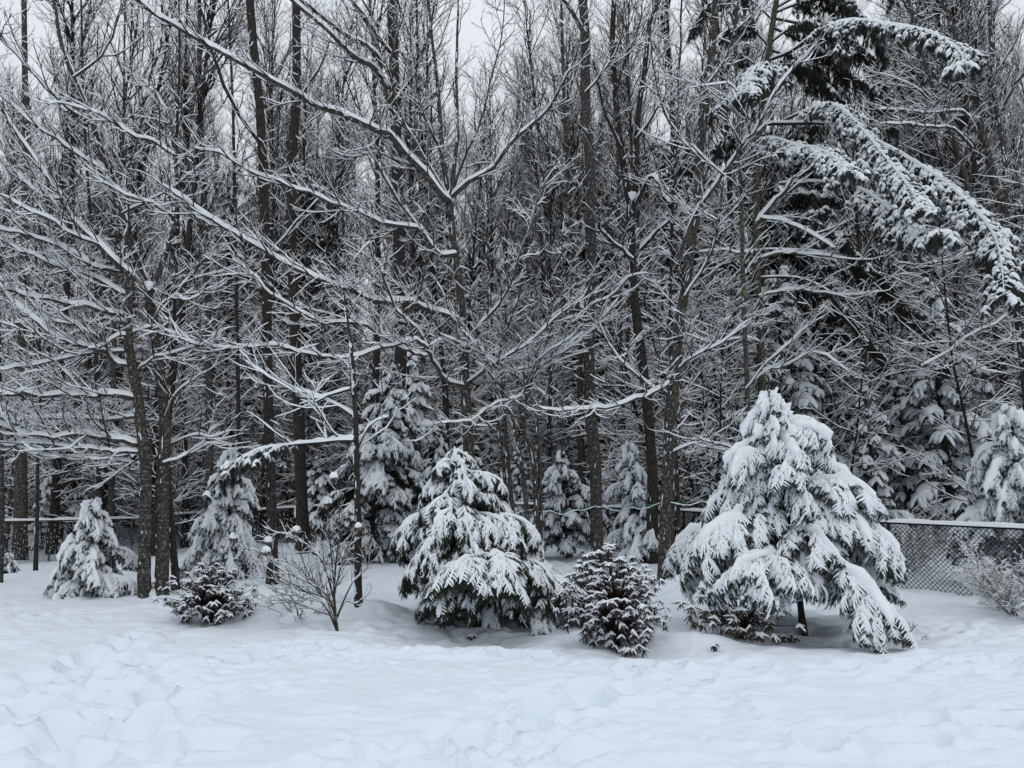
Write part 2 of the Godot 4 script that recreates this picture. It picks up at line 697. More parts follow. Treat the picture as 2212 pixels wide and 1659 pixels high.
# ---------------------------------------------------------------- conifers under snow
# a bough that arches out and hangs down, with side shoots, needle sprays and fingers of snow
func bough_shapes(wood: Geo, green: Geo, snow: Geo, root: Vector3, az: float, l: float, rise: float, droop: float, rg: RandomNumberGenerator, heap: float, detail: float) -> void:
	var o := Vector3(cos(az), 0, sin(az))
	var side := Vector3(-o.z, 0, o.x)
	var bend := rg.randf_range(-0.12, 0.12)
	var pts := PackedVector3Array()
	var steps := 9
	for k in steps:
		var t := float(k) / (steps - 1)
		pts.append(root + o * l * (t - 0.22 * t * t * t) + side * l * bend * t * t + Vector3.UP * l * (rise * t - droop * t * t))
	wood.tube(pts, taper(steps, 0.007 + l * 0.008, 0.003), 5)
	var shoots := int((5 + l * 8.0) * detail)
	var m := PackedVector3Array()
	var mw := PackedFloat32Array()
	var mh := PackedFloat32Array()
	for k in range(2, steps):
		m.append(pts[k] + Vector3.UP * 0.012)
		var q := sin(PI * pow((k - 1.6) / (steps - 1.4), 0.75))
		mw.append((0.02 + 0.05 * q * (0.5 + l * 0.5)) * heap * rg.randf_range(0.75, 1.25))
		mh.append((0.014 + 0.042 * q) * heap * rg.randf_range(0.75, 1.25))
	mw[mw.size() - 1] = 0.006
	mh[mh.size() - 1] = 0.006
	if heap > 0.25:
		snow.blob(m, mw, mh, 8, 0.16, rg)
	for q in shoots:
		var f := 0.16 + 0.84 * (q + rg.randf() * 0.7) / shoots
		var w := f * (steps - 1.001)
		var k := int(w)
		var p := pts[k].lerp(pts[k + 1], w - k)
		var t := (pts[k + 1] - pts[k]).normalized()
		var s := (1.0 if q % 2 == 0 else -1.0)
		var len := l * (0.42 - 0.2 * f) * rg.randf_range(0.6, 1.2) + 0.07
		var d := (t * 0.75 + side * s * rg.randf_range(0.5, 1.0) + Vector3.UP * 0.1).normalized()
		var sp := PackedVector3Array()
		var sw := PackedFloat32Array()
		var sh := PackedFloat32Array()
		var a := p
		var n := 6
		var heavy := heap * rg.randf_range(0.55, 1.25)
		for e in n:
			sp.append(a + Vector3.UP * 0.008)
			var z := float(e) / (n - 1)
			var body := pow(sin(PI * (0.12 + 0.85 * z)), 0.7)
			sw.append((0.008 + 0.034 * body * (0.6 + l * 0.3)) * heavy * rg.randf_range(0.75, 1.25))
			sh.append((0.006 + 0.028 * body) * heavy * rg.randf_range(0.75, 1.25))
			d = (d + Vector3.DOWN * (0.2 + 0.22 * droop)).normalized()
			a += d * len / (n - 1)
		sw[n - 1] = 0.003
		sh[n - 1] = 0.003
		if heavy > 0.3:
			snow.blob(sp.slice(0, 6), sw, sh, 7, 0.2, rg)
		# needles: sprays along the shoot that show under and beyond the snow
		var sprays := int(5 * detail) + 2
		for e in sprays:
			var z := (e + rg.randf()) / sprays
			var c := mini(int(z * 5), 4)
			var b := sp[c].lerp(sp[c + 1], z * 5 - c) - Vector3.UP * 0.012
			var td := (sp[c + 1] - sp[c]).normalized()
			var x := td.cross(Vector3.UP).normalized() * (1.0 if e % 2 == 0 else -1.0)
			var go := (td + x * rg.randf_range(0.3, 1.0) + Vector3.DOWN * rg.randf_range(0.1, 0.8)).normalized()
			green.put(frond if detail > 0.8 else frond_thin, face(b, go, rg.randf_range(-0.5, 0.5), rg.randf_range(0.55, 1.05) * (0.75 + l * 0.3) / sqrt(detail)))
		# dangling tip
		green.put(frond_thin, face(sp[5], (d + Vector3.DOWN * 0.6).normalized(), 0.0, 0.5))


# one bough of a near hemlock: an arching limb, a ridge of snow, and forked snowy shoots on both sides
func bough(o: Node3D, root: Vector3, az: float, l: float, rise: float, droop: float, rg: RandomNumberGenerator, heap: float, dense: float) -> void:
	var out := Vector3(cos(az), 0, sin(az))
	var side := Vector3(-out.z, 0, out.x)
	var bend := rg.randf_range(-0.18, 0.18)
	var kink := rg.randf_range(-0.12, 0.12)
	var pts := PackedVector3Array()
	var steps := 12
	for k in steps:
		var t := float(k) / (steps - 1)
		pts.append(root + out * l * (t - 0.22 * t * t * t) + side * l * (bend * t * t + kink * sin(t * 4.0) * 0.3) + Vector3.UP * l * (rise * t - droop * t * t))
	var wood := Geo.new()
	wood.tube(pts, taper(steps, 0.006 + l * 0.008, 0.003), 5)
	var b := part("bough", wood, bark_dark, o)
	var wood_side := Geo.new()
	var v := rg.randi() % 5
	var snowy: Array = []
	var green: Array = []
	var paths: Array = [[pts, 1.0]]
	for q in int((2.0 + l * 7.0) * dense):   # side branches
		var f := 0.15 + 0.72 * rg.randf()
		var w := f * (steps - 1.001)
		var k := int(w)
		var p := pts[k].lerp(pts[k + 1], w - k)
		var t := (pts[k + 1] - pts[k]).normalized()
		var s := 1.0 if q % 2 == 0 else -1.0
		var d := (t * rg.randf_range(0.5, 1.0) + side * s * rg.randf_range(0.4, 1.0) + Vector3.UP * 0.1).normalized()
		var len := l * (0.5 - 0.3 * f) * rg.randf_range(0.6, 1.2)
		var a := PackedVector3Array([p])
		for e in 5:
			d = (d + Vector3.DOWN * (0.1 + droop * 0.25)).normalized()
			p += d * len / 5.0
			a.append(p)
		wood_side.tube(a, taper(6, 0.006, 0.0025), 3)
		paths.append([a, 0.85])
	part("side_branches", wood_side, bark_dark, b, true)
	for path in paths:
		var a: PackedVector3Array = path[0]
		var total := 0.0
		for k in a.size() - 1:
			total += a[k].distance_to(a[k + 1])
		var shoots := int(3 + total * 15.0 * dense)
		for q in shoots:
			var f := 0.1 + 0.9 * (q + rg.randf() * 0.8) / shoots
			var w := minf(f, 0.999) * (a.size() - 1.001)
			var k := int(w)
			var p := a[k].lerp(a[k + 1], w - k) + Vector3.UP * rg.randf_range(-0.015, 0.01)
			var t := (a[k + 1] - a[k]).normalized()
			var x0 := t.cross(Vector3.UP)
			x0 = x0.normalized() if x0.length() > 0.1 else side
			var s := 1.0 if q % 2 == 0 else -1.0
			var len: float = minf(0.1 + l * 0.13, 0.3) * rg.randf_range(0.6, 1.2) * path[1] * (1.1 - 0.25 * f)
			var d := (t * 0.8 + x0 * s * rg.randf_range(0.2, 0.95) + Vector3.DOWN * rg.randf_range(-0.1, 0.4)).normalized()
			if d.y < -0.85:
				d = (d + out * 0.45).normalized()
			var x := face(p, d, rg.randf_range(-0.4, 0.4), 1.0)
			var k2 := len / 0.32
			green.append(Transform3D(x.basis * Basis.from_scale(Vector3(k2 * 1.1, k2, k2 * lerpf(1.15, 1.02, clampf(heap - 0.9, 0, 1)))), p - x.basis.y * 0.01))
			if rg.randf() < 0.25 + heap * 0.6:
				var wide := lerpf(0.95, 1.35, clampf(heap - 0.9, 0, 1)) * rg.randf_range(0.85, 1.15)
				var thick := clampf(heap * rg.randf_range(0.7, 1.3), 0.5, 2.0)
				snowy.append(Transform3D(x.basis * Basis.from_scale(Vector3(k2 * wide, k2 * thick, k2)), p + x.basis.y * 0.005))
			if rg.randf() < (0.3 if heap < 1.3 else 0.06):   # a bare spray hanging below
				var y := face(p, (d + Vector3.DOWN * 0.9).normalized(), rg.randf_range(-0.5, 0.5), 1.0)
				green.append(Transform3D(y.basis * Basis.from_scale(Vector3.ONE * k2 * 0.8), p - Vector3.UP * 0.02))
	swarm("needles", shoot_green[v], green, b)
	swarm("snow", shoot_snow[v], snowy, b)
	if heap > 0.55:
		var m := PackedVector3Array()
		var mw := PackedFloat32Array()
		var mh := PackedFloat32Array()
		for k in range(2, steps):
			var q := pow(sin(PI * clampf((k - 1.6) / (steps - 1.2), 0, 1)), 0.7)
			m.append(pts[k] + Vector3.UP * 0.01)
			mw.append((0.01 + 0.02 * q * (0.5 + l * 0.35)) * heap * rg.randf_range(0.5, 1.5))
			mh.append((0.012 + 0.032 * q) * heap * rg.randf_range(0.7, 1.3))
		mw[mw.size() - 1] = 0.003
		mh[mh.size() - 1] = 0.003
		var ridge := Geo.new()
		ridge.blob(m, mw, mh, 9, 0.3, rg)
		part("snow_ridge", ridge, snow_mat, b)


# height, spread, boughs, gap (bare foot), heap (how much snow), droop
func hemlock(called: String, label: String, base: Vector3, h: float, spread: float, boughs: int, gap: float, heap: float, droop: float, s: int, lean := Vector3.ZERO, trunk_r := 0.05, dense := 1.0) -> Node3D:
	var rg := RandomNumberGenerator.new()
	rg.seed = s
	var o := thing(called, label, "tree", base)
	var top := base + Vector3(0, h, 0) + lean
	var tp := curve(PackedVector3Array([base, base.lerp(top, 0.35) - lean * 0.12, base.lerp(top, 0.7), top]), 3)
	part("trunk", trunk_shape(tp, trunk_r, 0.008, 9), bark_dark, o)
	var az := rg.randf() * TAU
	for k in boughs:
		var f := (k + 0.5) / boughs
		var y := gap + (0.97 - gap) * pow(f, 0.85)
		az += 2.4 + rg.randf_range(-0.6, 0.6)
		var w := y * (tp.size() - 1.001)
		var c := int(w)
		var p := tp[c].lerp(tp[c + 1], w - c)
		var len := spread * (pow(1.0 - f, 0.85) * 0.95 + 0.07) * rg.randf_range(0.5, 1.25)
		bough(o, p, az, len, rg.randf_range(0.22, 0.55), droop * rg.randf_range(0.75, 1.3) * lerpf(1.0, 1.35, f), rg, heap * rg.randf_range(0.7, 1.2), dense)
	for k in 5:   # the nodding leader
		bough(o, top - Vector3(0, 0.02 + 0.06 * k, 0), k * 1.3 + s, 0.13 + 0.025 * k, 0.3, 1.3, rg, heap * 0.8, 1.2)
	return o


# a conifer of the woods behind: all its boughs as one crown
func far_conifer(called: String, label: String, s: int, h: float, spread: float, boughs: int, gap: float, heap: float, droop: float, detail: float) -> Node3D:
	var rg := RandomNumberGenerator.new()
	rg.seed = s
	var o := thing(called, label, "tree", Vector3.ZERO, "snow-laden conifers in the woods")
	var tp := PackedVector3Array([Vector3.ZERO, Vector3(0.03, h * 0.4, 0.02), Vector3(0, h * 0.75, 0), Vector3(-0.05, h, 0)])
	part("trunk", trunk_shape(tp, 0.018 * h + 0.02, 0.012, 8), bark_dark, o)
	var wood := Geo.new()
	var green := Geo.new()
	var snow := Geo.new()
	var az := 0.0
	for k in boughs:
		var f := (k + 0.5) / boughs
		var y := gap + (1.0 - gap) * f
		az += 2.4 + rg.randf_range(-0.4, 0.4)
		var len := spread * (pow(1.0 - f, 0.65) * 0.88 + 0.12) * rg.randf_range(0.4, 1.25)
		bough_shapes(wood, green, snow, Vector3(0.02, y * h, 0.01), az, len, rg.randf_range(0.2, 0.5), droop * rg.randf_range(0.7, 1.2), rg, heap * rg.randf_range(0.6, 1.2), detail)
	var cr := part("crown", wood, bark_dark, o)
	part("needles", green, needle_mat, cr, true)
	part("snow", snow, snow_mat, cr, true)
	return o


# a pine limb: side twigs that end in hanging tufts, most with a dollop of snow
func pine_limb(o: Node3D, pts: PackedVector3Array, r0: float, heap: float, from: float, dense: float, s: int, size := 1.0) -> void:
	var rg := RandomNumberGenerator.new()
	rg.seed = s
	var wood := Geo.new()
	var r := taper(pts.size(), r0, 0.006)
	wood.tube(pts, r, 6)
	var limb := part("branch", wood, bark_dark, o)
	var sn := Geo.new()
	sn.cap(pts, r, 0.02 + r0 * 0.6, 5, rg)
	var green: Array = []
	var lumps: Array = [[], [], []]
	var tw := Geo.new()
	var total := 0.0
	for k in pts.size() - 1:
		total += pts[k].distance_to(pts[k + 1])
	var count := int(total * 7.0 * dense)
	for q in count:
		var f := from + (1.0 - from) * (q + rg.randf()) / count
		var w := f * (pts.size() - 1.001)
		var k := int(w)
		var p := pts[k].lerp(pts[k + 1], w - k)
		var t := (pts[k + 1] - pts[k]).normalized()
		var x := t.cross(Vector3.UP).normalized() * (1.0 if q % 2 == 0 else -1.0)
		var d := (t * rg.randf_range(0.3, 1.0) + x * rg.randf_range(0.3, 1.0) + Vector3.UP * rg.randf_range(-0.1, 0.3)).normalized()
		var l := rg.randf_range(0.22, 0.95) * (1.1 - 0.5 * f) * size
		var a := PackedVector3Array([p])
		for e in 4:
			d = (d + Vector3.DOWN * rg.randf_range(0.12, 0.42)).normalized()
			a.append(a[e] + d * l / 4.0)
		tw.tube(a, taper(5, 0.007, 0.003), 3)
		if heap > 0.5:
			sn.cap(a, taper(5, 0.007, 0.003), 0.016, 3, rg)
		var clump := rg.randf() < heap
		for e in range(1, 5):
			for z in (3 if heap < 0.3 else 2):
				var c := a[e] + Vector3(rg.randf_range(-0.07, 0.07), rg.randf_range(-0.05, 0.02), rg.randf_range(-0.07, 0.07)) * size
				var k3 := rg.randf_range(0.8, 1.6) * size
				green.append(Transform3D(Basis(Vector3.UP, rg.randf() * TAU) * Basis.from_scale(Vector3(k3 * 0.85, k3 * (1.0 if clump else 1.45), k3 * 0.85)), c))
			if clump and rg.randf() < 0.75:
				var k2 := rg.randf_range(0.5, 1.45) * size * (0.6 + 0.15 * e)
				lumps[rg.randi() % 3].append(Transform3D(Basis(Vector3.UP, rg.randf() * TAU) * Basis.from_scale(Vector3(k2, k2 * rg.randf_range(0.7, 1.3), k2)), a[e] + Vector3(rg.randf_range(-0.03, 0.03), 0.015, rg.randf_range(-0.03, 0.03))))
				if rg.randf() < 0.6:
					lumps[rg.randi() % 3].append(Transform3D(Basis(Vector3.UP, rg.randf() * TAU) * Basis.from_scale(Vector3.ONE * k2 * 0.6), a[e] + Vector3(rg.randf_range(-0.09, 0.09), -0.05, rg.randf_range(-0.09, 0.09)) * size))
	part("twigs", tw, bark_twig, limb, true)
	swarm("needles", tuft_mesh, green, limb)
	part("snow", sn, snow_mat, limb, true)
	for e in 3:
		swarm("snow_clump", snow_tuft_mesh[e], lumps[e], limb)


func far_pine(called: String, label: String, s: int, h: float, spread: float, boughs: int, gap: float, heap: float) -> Node3D:
	var rg := RandomNumberGenerator.new()
	rg.seed = s
	var o := thing(called, label, "tree", Vector3.ZERO, "tall pines in the woods")
	var tp := PackedVector3Array([Vector3.ZERO, Vector3(0.1, h * 0.4, 0.05), Vector3(0, h * 0.75, 0), Vector3(-0.1, h, 0)])
	part("trunk", trunk_shape(curve(tp, 3), 0.013 * h + 0.03, 0.02, 9), bark_dark, o)
	var wood := Geo.new()
	var green := Geo.new()
	var sn := Geo.new()
	for k in boughs:
		var f := (k + 0.5) / boughs
		var az := k * 2.4 + rg.randf()
		var l := spread * (1.0 - 0.65 * f) * rg.randf_range(0.6, 1.1)
		var a := Vector3(0.03, (gap + (1.0 - gap) * f) * h, 0)
		var d := Vector3(cos(az), rg.randf_range(0.1, 0.45), sin(az)).normalized()
		var pts := PackedVector3Array([a])
		for e in 5:
			d = (d + Vector3(rg.randf_range(-0.12, 0.12), -0.12, rg.randf_range(-0.12, 0.12))).normalized()
			pts.append(pts[e] + d * l / 5.0)
		var r := taper(6, 0.035, 0.008)
		wood.tube(pts, r, 5)
		sn.cap(pts, r, 0.03, 4, rg)
		for e in int(40 * l / 2.0):
			var z := 0.25 + 0.75 * rg.randf()
			var c := mini(int(z * 5), 4)
			var p := pts[c].lerp(pts[c + 1], z * 5 - c) + Vector3(rg.randf_range(-1, 1), rg.randf_range(-0.5, 0.35), rg.randf_range(-1, 1)) * 0.42 * (1.15 - 0.5 * z)
			var big := rg.randf_range(2.2, 3.6)
			green.put(tuft_far, Transform3D(Basis(Vector3.UP, rg.randf() * TAU).scaled(Vector3.ONE * big), p))
			green.put(tuft_far, Transform3D(Basis(Vector3.UP, rg.randf() * TAU).scaled(Vector3.ONE * big), p + Vector3(rg.randf_range(-0.15, 0.15), rg.randf_range(-0.1, 0.1), 0.1)))
			if rg.randf() < heap:
				sn.put_flat(snow_tuft[rg.randi() % 3], Transform3D(Basis(Vector3.UP, rg.randf() * TAU).scaled(Vector3(1, 0.8, 1) * big * 0.8), p + Vector3.UP * 0.02))
	var cr := part("crown", wood, bark_dark, o)
	part("needles", green, pine_mat, cr, true)
	part("snow", sn, snow_mat, cr, true)
	return o


# ---------------------------------------------------------------- shrubs
# evergreen shrub: whorls of drooping leaves, each whorl under a star of snow
func leafy_shrub(label: String, base: Vector3, wide: float, high: float, deep: float, whorls: int, s: int, tone: int, leaf_len: float, singles: int, gap: float) -> Node3D:
	var rg := RandomNumberGenerator.new()
	rg.seed = s
	var o := thing("rhododendron", label, "shrub", base, "evergreen leafy shrubs")
	var stems := Geo.new()
	var rest := [Geo.new(), Geo.new()]
	var sn := Geo.new()
	var leaf_shapes: Array = []
	for q in 3:   # a leaf along +z, folded and curled downwards
		var g := Geo.new()
		var fold := 0.35 + 0.25 * q
		var a := Vector3.ZERO
		var rows: Array = []
		for k in 5:
			var t := k / 4.0
			var w := 0.078 * sin(PI * clampf(0.12 + 0.86 * t, 0, 1))
			var c := Vector3(0, -0.18 * t * t, t)
			rows.append([c + Vector3(-w, -w * fold * 1.6, 0), c, c + Vector3(w, -w * fold * 1.6, 0)])
		for k in 4:
			for j in 2:
				g.tri(rows[k][j], rows[k + 1][j], rows[k + 1][j + 1])
				g.tri(rows[k][j], rows[k + 1][j + 1], rows[k][j + 1])
		leaf_shapes.append(g)
	var meshes: Array = []
	for q in 3:
		for e in 2:
			meshes.append(mesh_of(leaf_shapes[q], leaf_mats[(tone + e) % leaf_mats.size()]))
	var spots: Array = []
	for k in whorls:
		var a := rg.randf() * TAU
		var up := 1.0 - 1.8 * rg.randf()
		var r := sqrt(maxf(0.0, 1.0 - up * up))
		var dir := Vector3(cos(a) * r, up, sin(a) * r)
		var e := (rg.randf_range(0.82, 1.05) if k % 4 else rg.randf_range(0.45, 0.85)) * (1.0 + 0.24 * sin(a * 3.0 + s) * r + 0.18 * sin(a * 5.0 + up * 4.0 + s))
		if rg.randf() < 0.07:
			e *= 1.22
		var mid_y := gap + (high - gap) * 0.46
		var p := base + Vector3(dir.x * wide * e, mid_y + dir.y * (high - gap) * 0.54 * e, dir.z * deep * e)
		p.x += (p.y - base.y - mid_y) * -0.12
		p.y = maxf(p.y, land(p.x, p.z) + 0.12 * leaf_len / 0.1)
		spots.append([p, dir])
	spots.sort_custom(func(x, y2): return x[0].z > y2[0].z)
	var made := 0
	for sp in spots:
		var p: Vector3 = sp[0]
		var dir: Vector3 = sp[1]
		var root := base + Vector3(rg.randf_range(-0.05, 0.05), -0.05, rg.randf_range(-0.05, 0.05))
		var heart := base + Vector3(dir.x * wide * 0.25, high * 0.4 + dir.y * 0.1, dir.z * deep * 0.25)
		var line := PackedVector3Array([heart, heart.lerp(p, 0.6) - Vector3(0, 0.03 * high, 0), p])
		if made % 5 == 0:
			line.insert(0, root)
		stems.tube(curve(line, 3), taper(line.size() * 3 - 2, 0.008, 0.003), 4)
		var turn := rg.randf() * TAU
		var leaves := rg.randi_range(6, 10)
		var up := (Vector3.UP + dir * 0.55).normalized()
		var fat := leaf_len / 0.1
		for q in leaves:
			var a := turn + TAU * q / leaves + rg.randf_range(-0.25, 0.25)
			var drop := rg.randf_range(0.1, 1.7)
			var d := Vector3(cos(a), -drop, sin(a)) + dir * 0.35
			var l := leaf_len * rg.randf_range(0.75, 1.15)
			var x := face(p, d, rg.randf_range(-0.4, 0.4), l)
			if made < singles:
				var m := MeshInstance3D.new()
				m.name = "leaf"
				m.mesh = meshes[rg.randi() % 6]
				m.transform = x.translated(-base)
				o.add_child(m, true)
				made += 1
			else:
				rest[rg.randi() % 2].put(leaf_shapes[rg.randi() % 3], x)
			if drop < 0.9 and rg.randf() < 0.75:
				var n := d.normalized()
				var lift := Vector3.UP * 0.006
				sn.blob(PackedVector3Array([p + lift, p + n * l * 0.3 + lift, p + n * l * 0.62 + lift, p + n * l * 0.85 + lift]), PackedFloat32Array([0.011 * fat, 0.0105 * fat, 0.009 * fat, 0.002]), PackedFloat32Array([0.018 * fat, 0.015 * fat, 0.011 * fat, 0.002]), 6, 0.2, rg)
		if rg.randf() < 0.85:
			var k2 := rg.randf_range(0.3, 0.62) * fat
			sn.put_flat(snow_tuft[rg.randi() % 3], Transform3D(Basis(Vector3.UP, turn).scaled(Vector3(k2, k2 * 0.6, k2)), p + Vector3.UP * 0.008))
	part("stems", stems, bark_twig, o, true)
	for e in 2:
		part("leaves", rest[e], leaf_mats[(tone + e) % leaf_mats.size()], o, true)
	part("snow", sn, snow_mat, o, true)
	return o


# a round bare shrub of fine snow-lined twigs
func twiggy_shrub(label: String, base: Vector3, stems: int, l: float, wide: float, s: int, skin: Material, depth := 0.014, dense := 1.0) -> Node3D:
	var g := growth(s)
	var o := thing("twiggy_shrub", label, "shrub", base)
	g.thick = [0.008, 0.005, 0.0036]
	g.length = [l * 0.42, l * 0.22, l * 0.12]
	g.per_metre = [7.0 * dense, 9.0 * dense, 12.0 * dense]
	g.angle = [0.7, 0.75, 0.8]
	g.lift = 0.05
	g.flat = 0.35
	g.depth = depth
	var wood := Geo.new()
	for k in stems:
		var a := TAU * k / stems + g.rg.randf()
		var d := Vector3(cos(a) * wide, g.rg.randf_range(0.5, 1.1), sin(a) * wide).normalized()
		var pts := PackedVector3Array([base - Vector3(0, 0.1, 0)])
		for q in 6:
			d = (d + Vector3(g.rg.randf_range(-0.15, 0.15), -0.02, g.rg.randf_range(-0.15, 0.15))).normalized()
			pts.append(pts[q] + d * l * g.rg.randf_range(0.8, 1.1) / 6.0)
		var r := taper(7, 0.012, 0.004)
		wood.tube(pts, r, 5)
		g.snow.cap(pts, r, depth, 4, g.rg)
		g.twigs(pts, r, 0, 0.15)
	part("stems", wood, skin, o, true)
	var tw := part("twigs", g.bark, skin, o, true)
	part("snow", g.snow, snow_mat, tw, true)
	return o


# ---------------------------------------------------------------- the ground
func make_lie() -> void:
	# mounds and hollows of the snow cover: place in the photo, height, half widths across and along
	for m in [
		[690, 1335, 0.26, 1.0, 0.5], [800, 1345, 0.2, 0.4, 0.35], [560, 1310, 0.12, 0.9, 0.6], [250, 1290, 0.12, 1.3, 0.7],
		[1010, 1385, -0.22, 0.85, 0.45], [1090, 1345, 0.1, 0.6, 0.5], [1190, 1345, 0.27, 0.42, 0.45], [1330, 1385, 0.14, 0.6, 0.5],
		[1490, 1305, 0.34, 0.65, 0.7], [1500, 1395, 0.14, 0.5, 0.3], [1610, 1370, 0.1, 0.5, 0.4], [1790, 1385, -0.13, 0.9, 0.5],
		[1960, 1310, 0.06, 0.8, 0.6], [2130, 1340, 0.1, 0.8, 0.6], [100, 1260, 0.08, 1.5, 0.8], [1120, 1280, 0.12, 1.5, 1.0], [430, 1190, 0.12, 1.4, 1.2],
	]:
		var p := ray(m[0], m[1])
		var d: float = -p.z * EYE / -p.y
		mounds.append([p.x * d / -p.z, -d, m[2], m[3], m[4]])


func track(uv: Array, gap: float, size: float, depth: float, stray: float) -> void:
	var p := PackedVector3Array()
	for k in uv.size() / 2:
		p.append(hit(uv[k * 2], uv[k * 2 + 1]))
	var left := 0.0
	var s := 1.0
	for k in p.size() - 1:
		var t := p[k + 1] - p[k]
		t.y = 0
		var l := t.length()
		t /= l
		var x := Vector3(-t.z, 0, t.x)
		while left < l:
			var q := p[k] + t * left + x * (s * stray + rng.randf_range(-0.05, 0.05))
			prints.append([q.x, q.z, size * rng.randf_range(0.8, 1.25), depth * 1.5 * rng.randf_range(0.6, 1.2), t.x, t.z])
			s = -s
			left += gap * rng.randf_range(0.7, 1.3)
		left -= l


func churn(u: float, v: float, wide: float, far: float, count: int, size: float, depth: float) -> void:
	var c := hit(u, v)
	for k in count:
		prints.append([c.x + rng.randfn() * wide, c.z + rng.randfn() * far, size * rng.randf_range(0.5, 1.4), depth * rng.randf_range(0.2, 1.0), rng.randf_range(-1, 1), rng.randf_range(-1, 1)])


func make_ground() -> void:
	var xs := PackedFloat32Array()
	var zs := PackedFloat32Array()
	var fine := 0.042
	var x := 0.0
	while x < 8.2:
		xs.append(x)
		x += fine
	var step := fine
	while x < 260.0:
		xs.append(x)
		step *= 1.12
		x += step
	var half := xs.duplicate()
	half.remove_at(0)
	half.reverse()
	var all := PackedFloat32Array()
	for q in half:
		all.append(-q)
	all.append_array(xs)
	var d := 4.3
	step = fine
	while d > -60.0:
		step *= 1.3
		d -= step
		zs.append(d)
	zs.reverse()
	d = 4.3
	fine = 0.04
	while d < 12.5:
		zs.append(d)
		d += fine
	step = fine
	while d < 260.0:
		zs.append(d)
		step *= 1.055
		d += step
	var w := all.size()
	var h := zs.size()
	var y := PackedFloat32Array()
	y.resize(w * h)
	for r in h:
		var z := -zs[r]
		for c in w:
			var px := all[c]
			var q := land(px, z)
			# wind ripples and the shallow swell of the cover
			var warp := swell.get_noise_2d(px * 0.5 + 40.0, z * 0.5)
			var calm := clampf(0.75 + 1.1 * swell.get_noise_2d(px * 0.22 - 70.0, z * 0.35), 0.2, 1.4)
			q += absf(ripple.get_noise_2d(px * 0.42 + warp * 0.5, z * 1.35)) * 0.075 * calm + absf(swell.get_noise_2d(px * 0.8, z * 1.2 + warp)) * 0.075 + clods.get_noise_2d(px * 0.8, z * 1.3) * 0.018 * calm
			y[r * w + c] = q
	# footprints: a dent with a low rim
	var dent := PackedFloat32Array()
	var rim := PackedFloat32Array()
	dent.resize(w * h)
	rim.resize(w * h)
	for p in prints:
		var s: float = p[2]
		var c0 := all.bsearch(p[0] - s * 2.2)
		var c1 := mini(all.bsearch(p[0] + s * 2.2), w)
		var r0 := zs.bsearch(-p[1] - s * 2.2)
		var r1 := mini(zs.bsearch(-p[1] + s * 2.2), h)
		var t := Vector2(p[4], p[5]).normalized()
		for r in range(r0, r1):
			for c in range(c0, c1):
				var e := Vector2(all[c] - p[0], -zs[r] - p[1])
				var a := e.dot(t) / 1.45
				var b := e.dot(Vector2(-t.y, t.x))
				var k := (a * a + b * b) / (s * s)
				if k < 4.0:
					var n := r * w + c
					dent[n] = maxf(dent[n], p[3] * exp(-k * k * 1.8))
					rim[n] = maxf(rim[n], p[3] * 0.3 * exp(-(sqrt(k) - 1.3) * (sqrt(k) - 1.3) * 7.0))
	for n in w * h:
		if dent[n] > 0.0 or rim[n] > 0.0:
			y[n] += rim[n] * clampf(1.0 - dent[n] * 40.0, 0.0, 1.0) - dent[n]
	var g := Geo.new()
	g.v.resize(w * h)
	g.n.resize(w * h)
	g.i.resize((w - 1) * (h - 1) * 6)
	var o := 0
	for r in h:
		for c in w:
			var k := r * w + c
			g.v[k] = Vector3(all[c], y[k], -zs[r])
			var ca := maxi(c - 1, 0)
			var cb := mini(c + 1, w - 1)
			var ra := maxi(r - 1, 0)
			var rb := mini(r + 1, h - 1)
			g.n[k] = Vector3((y[r * w + ca] - y[r * w + cb]) / (all[cb] - all[ca]), 1.0, (y[rb * w + c] - y[ra * w + c]) / (zs[rb] - zs[ra])).normalized()
			if r < h - 1 and c < w - 1:
				g.i[o] = k; g.i[o + 1] = k + w; g.i[o + 2] = k + w + 1
				g.i[o + 3] = k; g.i[o + 4] = k + w + 1; g.i[o + 5] = k + 1
				o += 6
	var m := MeshInstance3D.new()
	m.name = "snowy_ground"
	m.mesh = mesh_of(g, ground_mat)
	m.set_meta("kind", "structure")
	m.set_meta("label", "snow-covered lawn and wooded slope, rippled and crossed by footprints")
	add_child(m)


